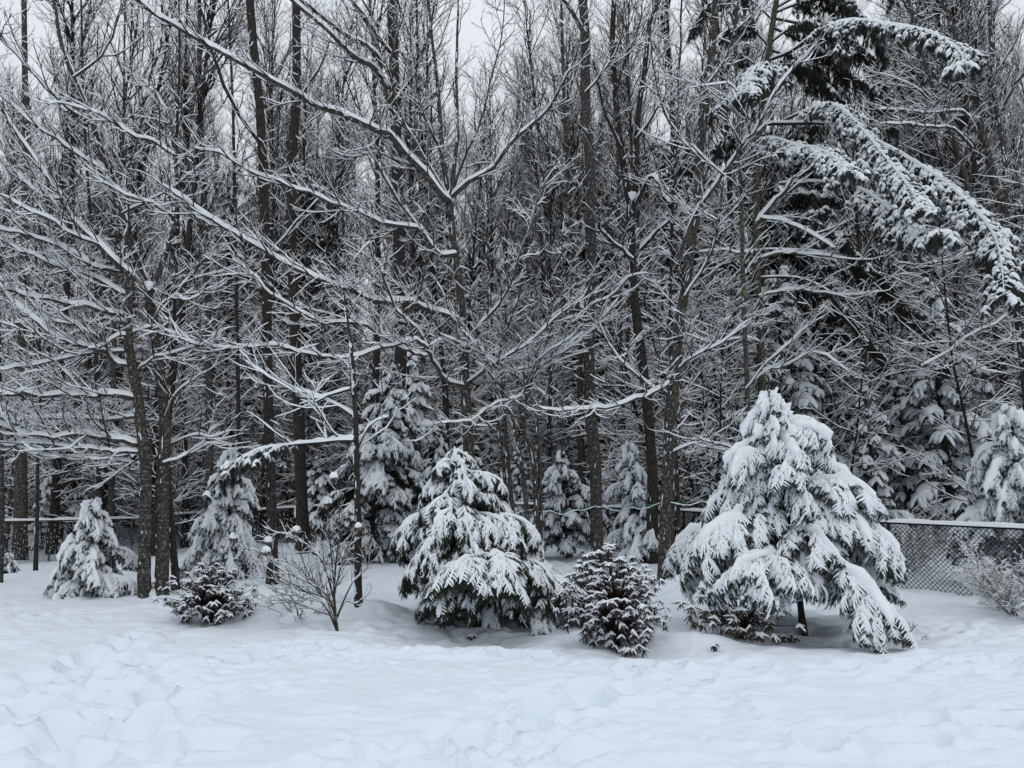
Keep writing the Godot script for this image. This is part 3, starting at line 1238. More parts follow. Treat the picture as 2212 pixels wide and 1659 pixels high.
# ---------------------------------------------------------------- fence
func make_fence() -> void:
	var line := [at(-120, 1215, 20.5), at(430, 1180, 28.5), at(1178, 1183, 23.5), at(1480, 1207, 19.4), at(1930, 1274, 14.6), at(2400, 1330, 12.1)]
	var o := thing("chain_link_fence", "black chain-link fence with a line of snow on its top rail", "fence", Vector3(line[0].x, land(line[0].x, line[0].z), line[0].z))
	var high := 1.2
	var spots: Array = []
	for k in line.size() - 1:
		var a: Vector3 = line[k]
		var b: Vector3 = line[k + 1]
		var bays := maxi(1, int(round(a.distance_to(b) / 2.9)))
		for q in bays:
			spots.append(a.lerp(b, float(q) / bays))
	spots.append(line[line.size() - 1])
	for k in spots.size():
		spots[k].y = land(spots[k].x, spots[k].z)
	var rg := RandomNumberGenerator.new()
	rg.seed = 71
	for k in spots.size():
		var p: Vector3 = spots[k]
		var g := Geo.new()
		g.tube(PackedVector3Array([p - Vector3(0, 0.2, 0), p + Vector3(0, high + 0.04, 0), p + Vector3(0, high + 0.07, 0)]), PackedFloat32Array([0.03, 0.03, 0.012]), 8)
		part("post", g, fence_mat, o)
		if k == spots.size() - 1:
			break
		var b: Vector3 = spots[k + 1]
		var rail := Geo.new()
		var rp := PackedVector3Array()
		for q in 13:
			rp.append(p.lerp(b, q / 12.0) + Vector3(0, high, 0))
		var rr := taper(13, 0.024, 0.024)
		rail.tube(rp, rr, 7)
		var rl := part("top_rail", rail, fence_mat, o)
		var sn := Geo.new()
		sn.cap(rp, taper(13, 0.034, 0.034), 0.055, 6, rg)
		part("snow", sn, snow_mat, rl)
		var wires := Geo.new()
		var stuck := Geo.new()
		var l := Vector2(b.x - p.x, b.z - p.z).length()
		var t := (b - p) / l
		var off := Vector3(-t.z, 0, t.x) * 0.03
		var pitch := 0.082
		for s in [1.0, -1.0]:
			var q := -high
			while q < l:
				var x0 := maxf(q, 0.0)
				var x1 := minf(q + high, l)
				if x1 - x0 > 0.01:
					var y0 := (x0 - q) if s > 0 else high - (x0 - q)
					var y1 := (x1 - q) if s > 0 else high - (x1 - q)
					var lift: Vector3 = off + Vector3(-t.z, 0, t.x) * 0.004 * s
					wires.tube(PackedVector3Array([p + t * x0 + lift + Vector3(0, y0, 0), p + t * x1 + lift + Vector3(0, y1, 0)]), PackedFloat32Array([0.0068, 0.0068]), 4)
				q += pitch
		var y := pitch * 0.5
		while y < high - 0.1:
			var x := 0.0
			while x < l:
				if rg.randf() < (0.5 if p.x < -6.0 else 0.12) * (1.2 - y / high):
					var c: Vector3 = p + t * x + off + Vector3(0, y, 0)
					var e := rg.randf_range(0.012, 0.026)
					stuck.tri(c - Vector3(0, 0.01, 0), c + t * e + Vector3(0, e, 0.006), c - t * e + Vector3(0, e, 0.006))
					stuck.tri(c - Vector3(0, 0.01, -0.012), c - t * e + Vector3(0, e, 0.006), c + t * e + Vector3(0, e, 0.006))
				x += pitch
			y += pitch * 0.5
		var w := part("wire_mesh", wires, fence_mat, o)
		part("snow", stuck, snow_mat, w, true)


func make_cord() -> void:
	var rg := RandomNumberGenerator.new()
	rg.seed = 5
	var ends := [at(1036, 1100, 16.85), at(1150, 1101, 17.2), at(1284, 1094, 17.8), at(1437, 1085, 15.4), at(1619, 1066, 15.45)]
	var o := thing("cord", "green cord strung from trunk to trunk in front of the fence, beaded with snow", "cord", ends[0])
	var g := Geo.new()
	var loose := Geo.new()
	var sn := Geo.new()
	for k in ends.size() - 1:
		for pass_no in 2:
			var p := PackedVector3Array()
			for q in 15:
				var f := q / 14.0
				var sag := 0.05 * 4.0 * f * (1.0 - f) + (0.1 * absf(sin(f * PI * 2.5 + k)) * sin(f * PI) if pass_no else 0.0)
				p.append(ends[k].lerp(ends[k + 1], f) - Vector3(0, sag, 0) + Vector3(0, 0, 0.03 * pass_no))
			var r := taper(15, 0.007, 0.007)
			(loose if pass_no else g).tube(p, r, 5)
			if pass_no:
				sn.cap(p, r, 0.014, 4, rg)
			for q in 4 * pass_no:
				var c := p[rg.randi_range(1, 13)]
				sn.blob(PackedVector3Array([c - Vector3(0.03, 0, 0), c, c + Vector3(0.03, 0.005, 0)]), PackedFloat32Array([0.005, 0.018, 0.004]), PackedFloat32Array([0.005, 0.028, 0.004]), 6, 0.2, rg)
	part("cord", g, cord_mat, o)
	part("slack_loop", loose, cord_mat, o)
	part("snow", sn, snow_mat, o, true)
	var cb := thing("cable", "thin black cable hanging down the dark trunk beside the paired grey trunks", "cable", at(395, 1276, 13.9))
	var c := Geo.new()
	c.tube(trace([364, 1087, 361, 1130, 377, 1190, 388, 1236, 395, 1278], 14.0, 13.9, 5), taper(21, 0.008, 0.008), 5)
	c.tube(trace([364, 1087, 376, 1083, 391, 1094, 398, 1115, 392, 1128, 386, 1110, 388, 1093], 14.0, 13.9, 4), taper(25, 0.006, 0.006), 4)
	part("cable", c, fence_mat, cb)


# ---------------------------------------------------------------- the scene
func _ready() -> void:
	rng.seed = 20
	var cam := Camera3D.new()
	cam.name = "camera"
	cam.fov = rad_to_deg(2.0 * atan(829.5 / FOCAL))
	cam.position = Vector3(0, EYE, 0)
	cam.rotation.x = PITCH
	cam.near = 0.1
	cam.far = 600.0
	add_child(cam)
	cam.current = true
	var env := Environment.new()
	var sky := Sky.new()
	var sm := ProceduralSkyMaterial.new()
	sm.sky_top_color = Color(0.955, 0.98, 1.0)
	sm.sky_horizon_color = Color(0.78, 0.8, 0.825)
	sm.sky_energy_multiplier = 1.5
	sm.sky_curve = 0.75
	sm.ground_bottom_color = Color(0.6, 0.62, 0.65)
	sm.ground_horizon_color = Color(0.62, 0.64, 0.67)
	sm.sun_angle_max = 0.0
	sky.sky_material = sm
	env.background_mode = Environment.BG_SKY
	env.sky = sky
	env.tonemap_mode = Environment.TONE_MAPPER_LINEAR
	env.tonemap_exposure = 0.43
	env.sdfgi_enabled = true
	env.ssao_enabled = true
	env.ssil_enabled = true
	var we := WorldEnvironment.new()
	we.name = "environment"
	we.environment = env
	add_child(we)
	var sun := DirectionalLight3D.new()
	sun.name = "sun"
	sun.light_energy = 0.38
	sun.light_color = Color(1.0, 0.985, 0.97)
	sun.light_angular_distance = 22.0
	sun.rotation = Vector3(deg_to_rad(-33), deg_to_rad(40), 0)
	sun.shadow_enabled = true
	add_child(sun)

	ripple = noise(3, 2.0, FastNoiseLite.TYPE_SIMPLEX_SMOOTH, 3)
	swell = noise(4, 0.9, FastNoiseLite.TYPE_SIMPLEX_SMOOTH, 3)
	clods = noise(6, 5.0, FastNoiseLite.TYPE_SIMPLEX_SMOOTH, 2)
	make_materials()
	make_templates()
	make_lie()
	# footprints and trampled places
	track([1640, 1450, 1480, 1480, 1330, 1510, 1180, 1545, 1080, 1570], 0.33, 0.13, 0.11, 0.1)
	track([1480, 1440, 1300, 1450, 1100, 1420, 900, 1410, 740, 1405], 0.28, 0.11, 0.08, 0.1)
	track([700, 1415, 500, 1440, 300, 1450, 120, 1480, 0, 1500], 0.3, 0.14, 0.1, 0.12)
	track([300, 1380, 220, 1430, 150, 1500, 40, 1580], 0.35, 0.15, 0.12, 0.12)
	track([0, 1520, 160, 1560, 330, 1600, 480, 1650], 0.4, 0.17, 0.12, 0.15)
	track([120, 1640, 260, 1560, 300, 1490, 420, 1440], 0.4, 0.16, 0.12, 0.15)
	track([2212, 1430, 2050, 1440, 1900, 1450, 1760, 1445], 0.3, 0.13, 0.08, 0.12)
	track([2212, 1560, 2000, 1580, 1850, 1620, 1760, 1655], 0.45, 0.14, 0.1, 0.12)
	track([1000, 1655, 1060, 1590, 1200, 1540, 1400, 1470], 0.4, 0.13, 0.08, 0.12)
	for m in [[313, 1298], [348, 1298], [1290, 1219], [1433, 1274], [775, 1333], [589, 1248], [380, 1273], [1736, 1372], [1035, 1356], [728, 1364], [1140, 1223]]:   # hollows melted round the trunks
		var p := hit(m[0], m[1])
		prints.append([p.x, p.z, 0.24, 0.07, 1.0, 0.1])
	churn(60, 1500, 0.9, 0.8, 55, 0.16, 0.09)
	churn(160, 1620, 0.8, 0.35, 60, 0.12, 0.08)
	churn(1010, 1630, 0.5, 0.16, 70, 0.08, 0.07)
	churn(1210, 1640, 0.12, 0.1, 14, 0.08, 0.07)
	churn(720, 1405, 0.5, 0.2, 26, 0.12, 0.1)
	churn(2100, 1440, 0.8, 0.5, 30, 0.13, 0.07)
	make_ground()
	make_woods()
	make_fence()
	make_traced_trees()
	make_pines()
	make_hemlocks()
	make_shrubs()
	make_cord()


func limb(uv: Array, d0: float, d1: float, r0: float, r1: float, sub := 3) -> Array:
	return [kink(trace(uv, d0, d1, sub), 0.008 if r0 > 0.052 else r0 * 0.35 + 0.01), r0, r1]


func make_traced_trees() -> void:
	var g := growth(101)
	# the pair of grey trunks on the left, two trees
	g.per_metre = [5.3, 6.5, 7.9]
	bare_tree("maple_tree", "left one of the paired grey trunks, with level snow-lined limbs reaching far left", hit(313, 1298), [
		limb([313, 1300, 312, 1200, 314, 1017, 300, 883, 291, 816, 279, 750, 277, 666, 281, 600, 250, 566, 214, 529, 174, 492, 150, 466, 134, 431, 110, 394, 67, 334, 33, 284, 0, 230, -40, 150], 13.7, 13.2, 0.115, 0.02),
		limb([279, 605, 267, 559, 271, 516, 277, 466, 274, 377, 294, 327, 307, 267, 300, 180, 312, 80, 305, -40], 13.6, 14.0, 0.03, 0.01),
	], [
		limb([292, 860, 250, 855, 180, 853, 110, 855, 50, 849, 0, 850, -90, 842], 13.6, 12.2, 0.05, 0.02),
		limb([300, 960, 250, 950, 200, 940, 167, 937, 117, 947, 67, 941, 33, 933, 0, 917, -60, 890], 13.65, 12.6, 0.05, 0.015),
		limb([302, 977, 260, 977, 217, 973, 140, 963, 67, 960, 0, 962, -70, 955], 13.65, 12.9, 0.03, 0.012),
		limb([286, 793, 247, 780, 227, 760, 207, 753, 160, 746, 110, 723, 67, 686, 20, 646, 0, 620, -40, 560], 13.6, 12.6, 0.042, 0.012),
		limb([277, 686, 217, 669, 150, 656, 84, 643, 33, 629, 0, 619, -80, 595], 13.6, 12.8, 0.04, 0.012),
		limb([279, 639, 220, 609, 160, 586, 134, 579, 67, 549, 0, 519, -60, 490], 13.6, 14.5, 0.038, 0.012),
		limb([250, 582, 207, 579, 160, 549, 100, 522, 33, 502, 0, 496, -60, 480], 13.6, 13.2, 0.036, 0.012),
		limb([290, 990, 247, 935, 215, 890, 185, 865, 140, 830], 13.65, 14.8, 0.05, 0.014),
		limb([282, 760, 200, 762, 120, 780, 60, 790, 0, 800], 13.6, 12.4, 0.026, 0.01),
		limb([214, 529, 160, 510, 100, 470, 50, 450, 0, 420], 13.4, 12.6, 0.03, 0.01),
		limb([134, 431, 90, 420, 40, 380, 0, 340], 13.3, 13.8, 0.026, 0.01),
		limb([300, 900, 230, 905, 150, 900, 60, 906, 0, 900], 13.6, 14.6, 0.03, 0.01),
		limb([300, 800, 327, 776, 367, 763, 427, 746, 450, 738], 13.6, 12.9, 0.02, 0.007),
		limb([274, 700, 230, 690, 160, 700, 90, 690, 20, 700, -40, 690], 13.6, 14.4, 0.028, 0.01),
		limb([310, 990, 270, 1000, 200, 985, 130, 990, 60, 975], 13.65, 14.6, 0.025, 0.008),
	], bark_grey, g, 1.0, 0.5)
	g = growth(102)
	g.per_metre = [4.9, 6.4, 7.9]
	var o := bare_tree("maple_tree", "right one of the paired grey trunks, forking high up around a wedge of snow", hit(348, 1298), [
		limb([348, 1300, 351, 1150, 354, 1017, 357, 900, 344, 800, 331, 700, 321, 633, 307, 589, 284, 526, 264, 461, 230, 374, 200, 267, 160, 167, 134, 100, 114, 0, 90, -120], 13.8, 14.6, 0.12, 0.03),
		limb([322, 640, 347, 576, 361, 542, 367, 516, 377, 482, 374, 468, 384, 417, 377, 334, 367, 267, 351, 227, 327, 194, 321, 174, 347, 100, 350, 20, 360, -60], 13.9, 13.4, 0.06, 0.015),
	], [
		limb([332, 690, 351, 659, 384, 639, 400, 649, 434, 636, 447, 612], 13.8, 13.2, 0.022, 0.007),
		limb([339, 683, 377, 639, 411, 599, 444, 559, 470, 530], 13.8, 14.4, 0.024, 0.008),
		limb([330, 705, 277, 720, 254, 726, 217, 749, 190, 752], 13.7, 13.0, 0.025, 0.01),
		limb([230, 374, 180, 340, 120, 300, 60, 260, 0, 200], 14.0, 13.4, 0.035, 0.01),
		limb([264, 461, 330, 430, 380, 400, 440, 350], 14.0, 13.4, 0.02, 0.008),
		limb([200, 267, 140, 230, 80, 170, 20, 100, 0, 70], 14.2, 13.4, 0.03, 0.01),
		limb([376, 334, 330, 305, 280, 290, 230, 255, 160, 230, 90, 215], 13.6, 12.8, 0.026, 0.008),
		limb([374, 468, 330, 440, 270, 420, 200, 380], 13.6, 12.8, 0.025, 0.008),
		limb([160, 167, 220, 120, 250, 60, 262, 0], 14.3, 14.0, 0.025, 0.01),
		limb([357, 900, 380, 850, 420, 820, 450, 800], 13.8, 13.2, 0.018, 0.006),
		limb([352, 1000, 400, 985, 450, 960, 500, 965], 13.8, 14.6, 0.02, 0.006),
	], bark_grey, g, 1.0, 0.6)
	var sn := Geo.new()
	fork_snow(sn, at(322, 618, 13.78), 0.1, g.rg)
	sn.blob(PackedVector3Array([at(334, 1300, 13.7), at(333, 1280, 13.68), at(331, 1255, 13.7), at(330, 1240, 13.72)]), PackedFloat32Array([0.13, 0.1, 0.05, 0.01]), PackedFloat32Array([0.1, 0.08, 0.05, 0.01]), 8, 0.15, g.rg)
	part("wedged_snow", sn, snow_mat, o)

	# the big spreading maple in the middle
	g = growth(103)
	g.per_metre = [4.9, 6.2, 7.4]
	g.length = [1.4, 0.6, 0.26]
	o = bare_tree("maple_tree", "spreading maple behind the middle hemlock, long snow-topped limbs sweeping up to the left", hit(1042, 1215), [
		limb([1043, 1217, 1033, 1104, 1016, 1017, 1009, 900, 1002, 800, 999, 683, 986, 566, 979, 518, 969, 427, 955, 334, 949, 234, 939, 134, 925, 0, 915, -120], 16.8, 16.6, 0.16, 0.02),
		limb([972, 440, 925, 364, 879, 284, 849, 244, 825, 177, 822, 150, 817, 100, 799, 50, 758, 0, 720, -50], 16.6, 15.4, 0.09, 0.03),
		limb([972, 440, 986, 321, 989, 284, 986, 200, 987, 100, 989, 0, 985, -80], 16.6, 17.0, 0.055, 0.02),
	], [
		limb([966, 432, 952, 421, 919, 377, 869, 327, 842, 291, 819, 284, 782, 267, 738, 247, 685, 230, 635, 200, 568, 164, 501, 127, 401, 70, 334, 30, 294, 0, 250, -40], 16.5, 12.6, 0.075, 0.025),
		limb([822, 150, 819, 127, 789, 97, 749, 77, 700, 40, 650, 0, 620, -30], 15.9, 15.0, 0.055, 0.03),
		limb([824, 165, 800, 140, 782, 134, 760, 118, 738, 97, 690, 50, 640, 10, 600, -30], 15.9, 14.6, 0.06, 0.03),
		limb([979, 424, 1012, 394, 1066, 361, 1099, 314, 1156, 264, 1189, 230, 1223, 167, 1250, 100, 1262, 40], 16.6, 15.4, 0.055, 0.012),
		limb([985, 548, 955, 553, 938, 540, 915, 505, 893, 478, 860, 435, 820, 365, 795, 300, 778, 240, 760, 160], 16.6, 15.2, 0.055, 0.012),
		limb([905, 497, 892, 491, 829, 481, 772, 457, 738, 447, 668, 417, 601, 391, 534, 367, 470, 330, 420, 320], 16.0, 13.4, 0.045, 0.012),
		limb([987, 690, 956, 679, 915, 666, 885, 652, 849, 654, 805, 649, 772, 633, 738, 622, 701, 609, 635, 579, 568, 542, 501, 502, 451, 472, 401, 434, 350, 400], 16.7, 12.8, 0.065, 0.012),
		limb([1009, 836, 972, 826, 946, 800, 929, 766, 919, 740, 885, 696, 849, 659, 825, 586, 800, 540, 790, 480], 16.75, 14.6, 0.05, 0.01),
		limb([922, 768, 895, 763, 862, 750, 805, 713, 758, 696, 701, 699, 635, 666, 584, 632, 551, 600, 500, 560], 15.5, 13.0, 0.035, 0.01),
		limb([920, 750, 899, 736, 865, 740, 805, 760, 738, 774, 668, 766, 591, 746, 534, 753, 434, 749, 384, 730], 15.4, 12.8, 0.035, 0.01),
		limb([969, 420, 990, 380, 1010, 320, 1040, 260, 1060, 180, 1080, 100, 1090, 0], 16.6, 17.4, 0.04, 0.012),
		limb([955, 334, 920, 260, 900, 190, 890, 100, 860, 0], 16.6, 17.0, 0.04, 0.012),
		limb([879, 284, 850, 200, 845, 120, 870, 40, 880, -30], 16.0, 15.0, 0.03, 0.01),
		limb([925, 364, 870, 350, 810, 330, 760, 340, 700, 320], 16.2, 15.0, 0.025, 0.01),
		limb([1000, 745, 1040, 700, 1090, 640, 1120, 560, 1150, 470, 1170, 400], 16.7, 15.6, 0.03, 0.01),
		limb([1004, 830, 1060, 790, 1130, 750, 1200, 690, 1262, 640], 16.7, 15.8, 0.035, 0.012),
	], bark_grey, g, 1.0, 0.3)

	# the many-stemmed small tree just right of it
	g = growth(104)
	g.per_metre = [4.7, 5.9, 7.1]
	g.length = [1.1, 0.5, 0.24]
	bare_tree("many_stemmed_tree", "slender clump of stems right of the middle hemlock, forking low into arching snow-lined branches", hit(1140, 1222), [
		limb([1158, 1224, 1156, 1017, 1133, 933, 1136, 883, 1143, 833, 1156, 800, 1180, 740, 1206, 666, 1223, 609, 1213, 532, 1225, 440], 17.2, 16.4, 0.062, 0.012),
		limb([1150, 1224, 1129, 1017, 1116, 950, 1106, 900, 1089, 877, 1072, 843, 1069, 816, 1046, 766, 1016, 733, 986, 700, 960, 640, 930, 590], 17.2, 15.6, 0.055, 0.01),
		limb([1116, 1216, 1098, 1000, 1090, 900, 1079, 766, 1099, 700, 1122, 633, 1146, 532, 1156, 466, 1169, 410, 1206, 351], 17.3, 17.0, 0.055, 0.012),
		limb([1165, 1224, 1166, 1017, 1163, 900, 1183, 833, 1199, 766, 1225, 690, 1240, 600, 1250, 540], 17.2, 17.8, 0.05, 0.012),
		limb([1103, 1216, 1085, 1000, 1070, 850, 1062, 700, 1055, 560, 1050, 400, 1045, 250], 17.4, 17.6, 0.05, 0.012),
	], [
		limb([1136, 850, 1106, 863, 1072, 871, 1039, 893, 1016, 910, 972, 911, 939, 916], 16.9, 15.2, 0.022, 0.007),
		limb([1143, 833, 1110, 810, 1082, 800, 1046, 770, 1000, 745, 950, 720], 17.0, 15.8, 0.024, 0.008),
		limb([1089, 877, 1130, 850, 1150, 800, 1170, 770, 1230, 730, 1262, 700], 17.0, 16.0, 0.024, 0.008),
		limb([1156, 800, 1200, 770, 1250, 740, 1300, 690, 1340, 640], 17.0, 16.2, 0.022, 0.007),
		limb([1079, 790, 1040, 760, 1000, 760, 960, 735, 930, 745], 16.9, 15.6, 0.02, 0.007),
	], bark_grey, g, 0.9, 0.6)

	# tall straight trunk right of the middle
	g = growth(105)
	g.per_metre = [2.6, 5.9, 7.1]
	bare_tree("ash_tree", "tall straight grey trunk rising behind the large snow-starred shrub, with dark knot holes", hit(1290, 1217), [
		limb([1291, 1219, 1289, 1100, 1286, 1000, 1276, 900, 1273, 800, 1273, 666, 1278, 566, 1273, 466, 1278, 434, 1273, 334, 1264, 200, 1266, 100, 1259, 0, 1255, -120], 17.9, 17.9, 0.145, 0.115),
	], [
		limb([1262, 72, 1245, 45, 1233, 20, 1216, 0, 1190, -30], 17.8, 17.0, 0.06, 0.03),
		limb([1268, 720, 1240, 735, 1200, 770, 1160, 790, 1100, 800], 17.7, 16.6, 0.03, 0.01),
		limb([1276, 660, 1320, 640, 1360, 600, 1400, 590], 17.7, 17.0, 0.028, 0.01),
		limb([1270, 760, 1220, 775, 1170, 800, 1140, 830], 17.7, 16.8, 0.022, 0.008),
		limb([1265, 200, 1300, 160, 1340, 90, 1350, 0], 17.8, 17.2, 0.03, 0.012),
	], bark_grey, g, 1.3, 0.5, "", 14)

	# trunk right of it that leans to the right
	g = growth(106)
	g.per_metre = [4.7, 5.9, 7.4]
	bare_tree("leaning_tree", "grey trunk beside the drift, leaning right as it rises, snow stuck along its left edge", hit(1433, 1272), [
		limb([1433, 1276, 1438, 1120, 1443, 1000, 1450, 866, 1460, 766, 1473, 666, 1484, 600, 1497, 500, 1505, 451, 1514, 317, 1527, 200, 1540, 84, 1547, 0, 1556, -100], 15.5, 15.2, 0.135, 0.07),
		limb([1447, 1280, 1452, 1100, 1457, 960, 1462, 860, 1470, 780, 1490, 700], 15.55, 15.4, 0.06, 0.02),
	], [
		limb([1447, 826, 1423, 843, 1373, 863, 1306, 880, 1256, 886, 1206, 888, 1163, 880], 15.4, 14.2, 0.036, 0.012),
		limb([1440, 850, 1400, 830, 1350, 790, 1310, 740, 1290, 690], 15.4, 14.6, 0.03, 0.01),
		limb([1470, 560, 1497, 470, 1550, 391, 1587, 344, 1611, 307, 1637, 270, 1691, 177, 1761, 97], 14.6, 13.0, 0.04, 0.012),
		limb([1480, 640, 1530, 560, 1548, 500, 1540, 470, 1520, 460], 15.2, 14.2, 0.025, 0.008),
		limb([1600, 312, 1604, 250, 1590, 200, 1570, 180, 1490, 190], 13.9, 13.6, 0.016, 0.006),
		limb([1565, 380, 1500, 320, 1480, 260, 1481, 250], 14.0, 13.8, 0.018, 0.006),
		limb([1512, 340, 1470, 300, 1430, 230, 1410, 130, 1400, 40], 15.3, 14.6, 0.03, 0.01),
		limb([1460, 800, 1500, 770, 1560, 740, 1620, 690], 15.4, 14.4, 0.026, 0.008),
		limb([1448, 980, 1490, 960, 1520, 965, 1580, 975, 1612, 985], 15.4, 14.8, 0.02, 0.007),
		limb([1530, 180, 1570, 120, 1590, 40, 1600, -20], 15.2, 14.8, 0.03, 0.01),
	], bark_grey, g, 1.0, 0.5, "", 60)

	g = growth(107)
	g.per_metre = [3.3, 5.6, 6.8]
	o = bare_tree("forked_oak_tree", "dark trunk behind the leaning one, splitting in two with snow in the fork", hit(1406, 1205), [
		limb([1408, 1208, 1410, 1080, 1406, 967, 1390, 800, 1373, 666, 1366, 566, 1363, 482, 1356, 417, 1340, 317, 1330, 217, 1323, 100, 1326, 0, 1326, -100], 18.6, 18.6, 0.15, 0.06),
		limb([1364, 480, 1373, 401, 1376, 300, 1380, 234, 1393, 150, 1403, 50, 1423, 0, 1440, -60], 18.5, 18.2, 0.085, 0.05),
	], [
		limb([1376, 440, 1383, 424, 1403, 384, 1420, 391, 1430, 420, 1450, 440], 18.3, 17.6, 0.06, 0.025),
		limb([1340, 317, 1310, 250, 1290, 170, 1280, 130], 18.5, 18.0, 0.045, 0.015),
		limb([1385, 540, 1420, 500, 1450, 470, 1470, 420], 18.4, 17.8, 0.05, 0.02),
		limb([1366, 560, 1330, 530, 1300, 500, 1296, 480], 18.4, 17.6, 0.045, 0.015),
		limb([1376, 300, 1410, 250, 1440, 210, 1480, 170], 18.3, 17.6, 0.035, 0.012),
		limb([1330, 200, 1350, 130, 1380, 60, 1390, -10], 18.5, 18.2, 0.03, 0.01),
	], bark_dark, g, 1.3, 0.4, "", 60)
	var sn2 := Geo.new()
	fork_snow(sn2, at(1365, 425, 18.4), 0.13, g.rg)
	part("wedged_snow", sn2, snow_mat, o)

	# dark straight trunks left of the middle
	g = growth(108)
	g.per_metre = [2.6, 5.1, 6.1]
	bare_tree("oak_tree", "thick dark ridged trunk standing straight behind the middle hemlock", hit(861, 1165), [limb([861, 1168, 861, 1000, 861, 900, 866, 700, 860, 480, 853, 200, 848, 0, 846, -120], 21.0, 21.0, 0.195, 0.14)], [
		limb([848, 120, 800, 60, 760, 0], 20.9, 20.0, 0.06, 0.03), limb([855, 220, 900, 150, 930, 60, 940, 0], 20.9, 20.2, 0.05, 0.02)], bark_dark, g, 1.2, 0.5)
	g = growth(109)
	bare_tree("oak_tree", "brown trunk left of the shrub with snowballs, running straight up out of view", hit(589, 1246), [limb([589, 1249, 586, 1064, 580, 900, 575, 600, 565, 300, 548, 100, 540, 0, 534, -120], 15.3, 15.8, 0.105, 0.09)], [
		limb([566, 320, 520, 250, 470, 150, 440, 40, 425, -20], 15.6, 15.0, 0.05, 0.02), limb([575, 560, 640, 480, 700, 420], 15.6, 15.0, 0.02, 0.008)], bark_dark, g, 0.8, 0.35)
	g = growth(110)
	bare_tree("oak_tree", "dark broad trunk next right of the brown trunk, standing near the back fence", hit(655, 1163), [limb([655, 1166, 645, 900, 632, 600, 628, 400, 640, 200, 640, 0, 640, -120], 21.5, 21.5, 0.17, 0.12)], [
		limb([640, 220, 690, 150, 720, 60], 21.4, 20.8, 0.04, 0.015)], bark_dark, g, 1.1, 0.4)
	g = growth(111)
	bare_tree("slim_tree", "dark slim trunk at the left edge of the middle hemlock, close to the lawn", hit(775, 1330), [limb([775, 1335, 772, 1100, 768, 900, 765, 820, 758, 740, 745, 660, 740, 600], 11.4, 11.6, 0.062, 0.008)], [
		limb([764, 950, 732, 951, 690, 957, 629, 961], 11.4, 11.6, 0.03, 0.016),
		limb([766, 900, 720, 870, 660, 850, 600, 830], 11.5, 12.2, 0.018, 0.006),
		limb([768, 980, 800, 920, 840, 900], 11.5, 11.2, 0.014, 0.006),
		limb([760, 840, 690, 860, 640, 850, 560, 800, 530, 780], 11.5, 12.6, 0.02, 0.006)], bark_dark, g, 1.2, 0.35)
	g = growth(112)
	bare_tree("slim_tree", "dark narrow trunk just right of the paired grey trunks, carrying a black cable", hit(380, 1272), [limb([380, 1274, 374, 1180, 368, 1097, 362, 1000, 366, 900, 372, 800, 378, 650, 384, 500, 382, 300, 388, 100, 384, -60], 14.2, 14.8, 0.07, 0.018)], [
		limb([366, 960, 420, 940, 460, 945, 500, 930], 14.4, 13.8, 0.016, 0.006)], bark_dark, g, 1.2, 0.5)
	var more := [
		["tall brown trunk midway between the cabled trunk and the brown one, top against sky", [455, 1165, 452, 1000, 450, 700, 440, 400, 432, 200, 430, 0, 430, -100], 25.0, 0.15, 0.05],
		["slim trunk before the back fence, just left of the brown trunk", [524, 1200, 522, 1100, 515, 900, 510, 600, 505, 300, 498, 100, 490, -60], 17.8, 0.075, 0.02],
		["dark broad trunk behind the fence near the left edge", [43, 1200, 45, 1000, 45, 900, 50, 600, 55, 300, 52, 0, 50, -100], 23.5, 0.2, 0.06],
		["thin grey trunk in front of the fence left of the small left hemlock", [78, 1223, 82, 1000, 85, 800, 80, 600, 70, 400, 60, 200], 19.5, 0.05, 0.014],
		["brown trunk cut off by the left edge, in front of the fence", [2, 1213, 2, 1000, -2, 800, -8, 500, -10, 200, -12, -60], 16.5, 0.07, 0.03],
		["dark slim trunk behind the fence just above the small left hemlock", [215, 1150, 213, 1000, 208, 800, 205, 600, 190, 400, 180, 200, 175, 0], 24.5, 0.09, 0.03],
		["grey trunk behind the fence between the small left hemlock and the paired trunks", [240, 1150, 242, 1000, 246, 800, 250, 600, 262, 400, 268, 200, 270, 0], 26.0, 0.12, 0.03],
		["slim trunk behind the fence, first right of the dark cable trunk", [402, 1140, 400, 1000, 396, 800, 398, 500, 400, 200, 405, 0], 28.0, 0.12, 0.04],
		["slender dark trunk rising right of the many-stemmed clump", [1256, 1010, 1254, 900, 1250, 700, 1235, 500, 1222, 300, 1215, 100, 1210, -60], 31.0, 0.16, 0.05],
		["thin dark trunk close behind the leaning tree", [1467, 1250, 1464, 1100, 1455, 900, 1450, 700, 1452, 500, 1462, 300, 1470, 100, 1476, -60], 16.6, 0.05, 0.02],
		["dark trunk rising left of the forked one, close behind it", [1346, 1085, 1345, 950, 1343, 800, 1338, 600, 1336, 400, 1330, 250], 24.0, 0.1, 0.04],
		["slim dark trunk in the woods right of the thick ridged trunk", [965, 1075, 963, 900, 958, 800, 935, 600, 920, 400, 905, 200, 900, 0], 27.0, 0.13, 0.04],
	]
	var k := 0
	for m in more:
		g = growth(120 + k)
		g.per_metre = [4.0, 5.1, 5.8]
		g.length = [1.2, 0.5, 0.24]
		var line: Array = m[1]
		var foot := at(line[0], line[1], m[2])
		foot.y = land(foot.x, foot.z)
		var st := limb(line, m[2], m[2] + 0.3, m[3], m[4])
		st[0][0] = foot
		bare_tree("tree", m[0], foot, [st], [], bark_grey if k % 2 == 0 else bark_dark, g, 1.0, 1.0, "", 20)
		k += 1

	# maples at the right edge, behind the fence
	g = growth(140)
	g.per_metre = [4.4, 5.6, 6.5]
	g.length = [1.5, 0.65, 0.3]
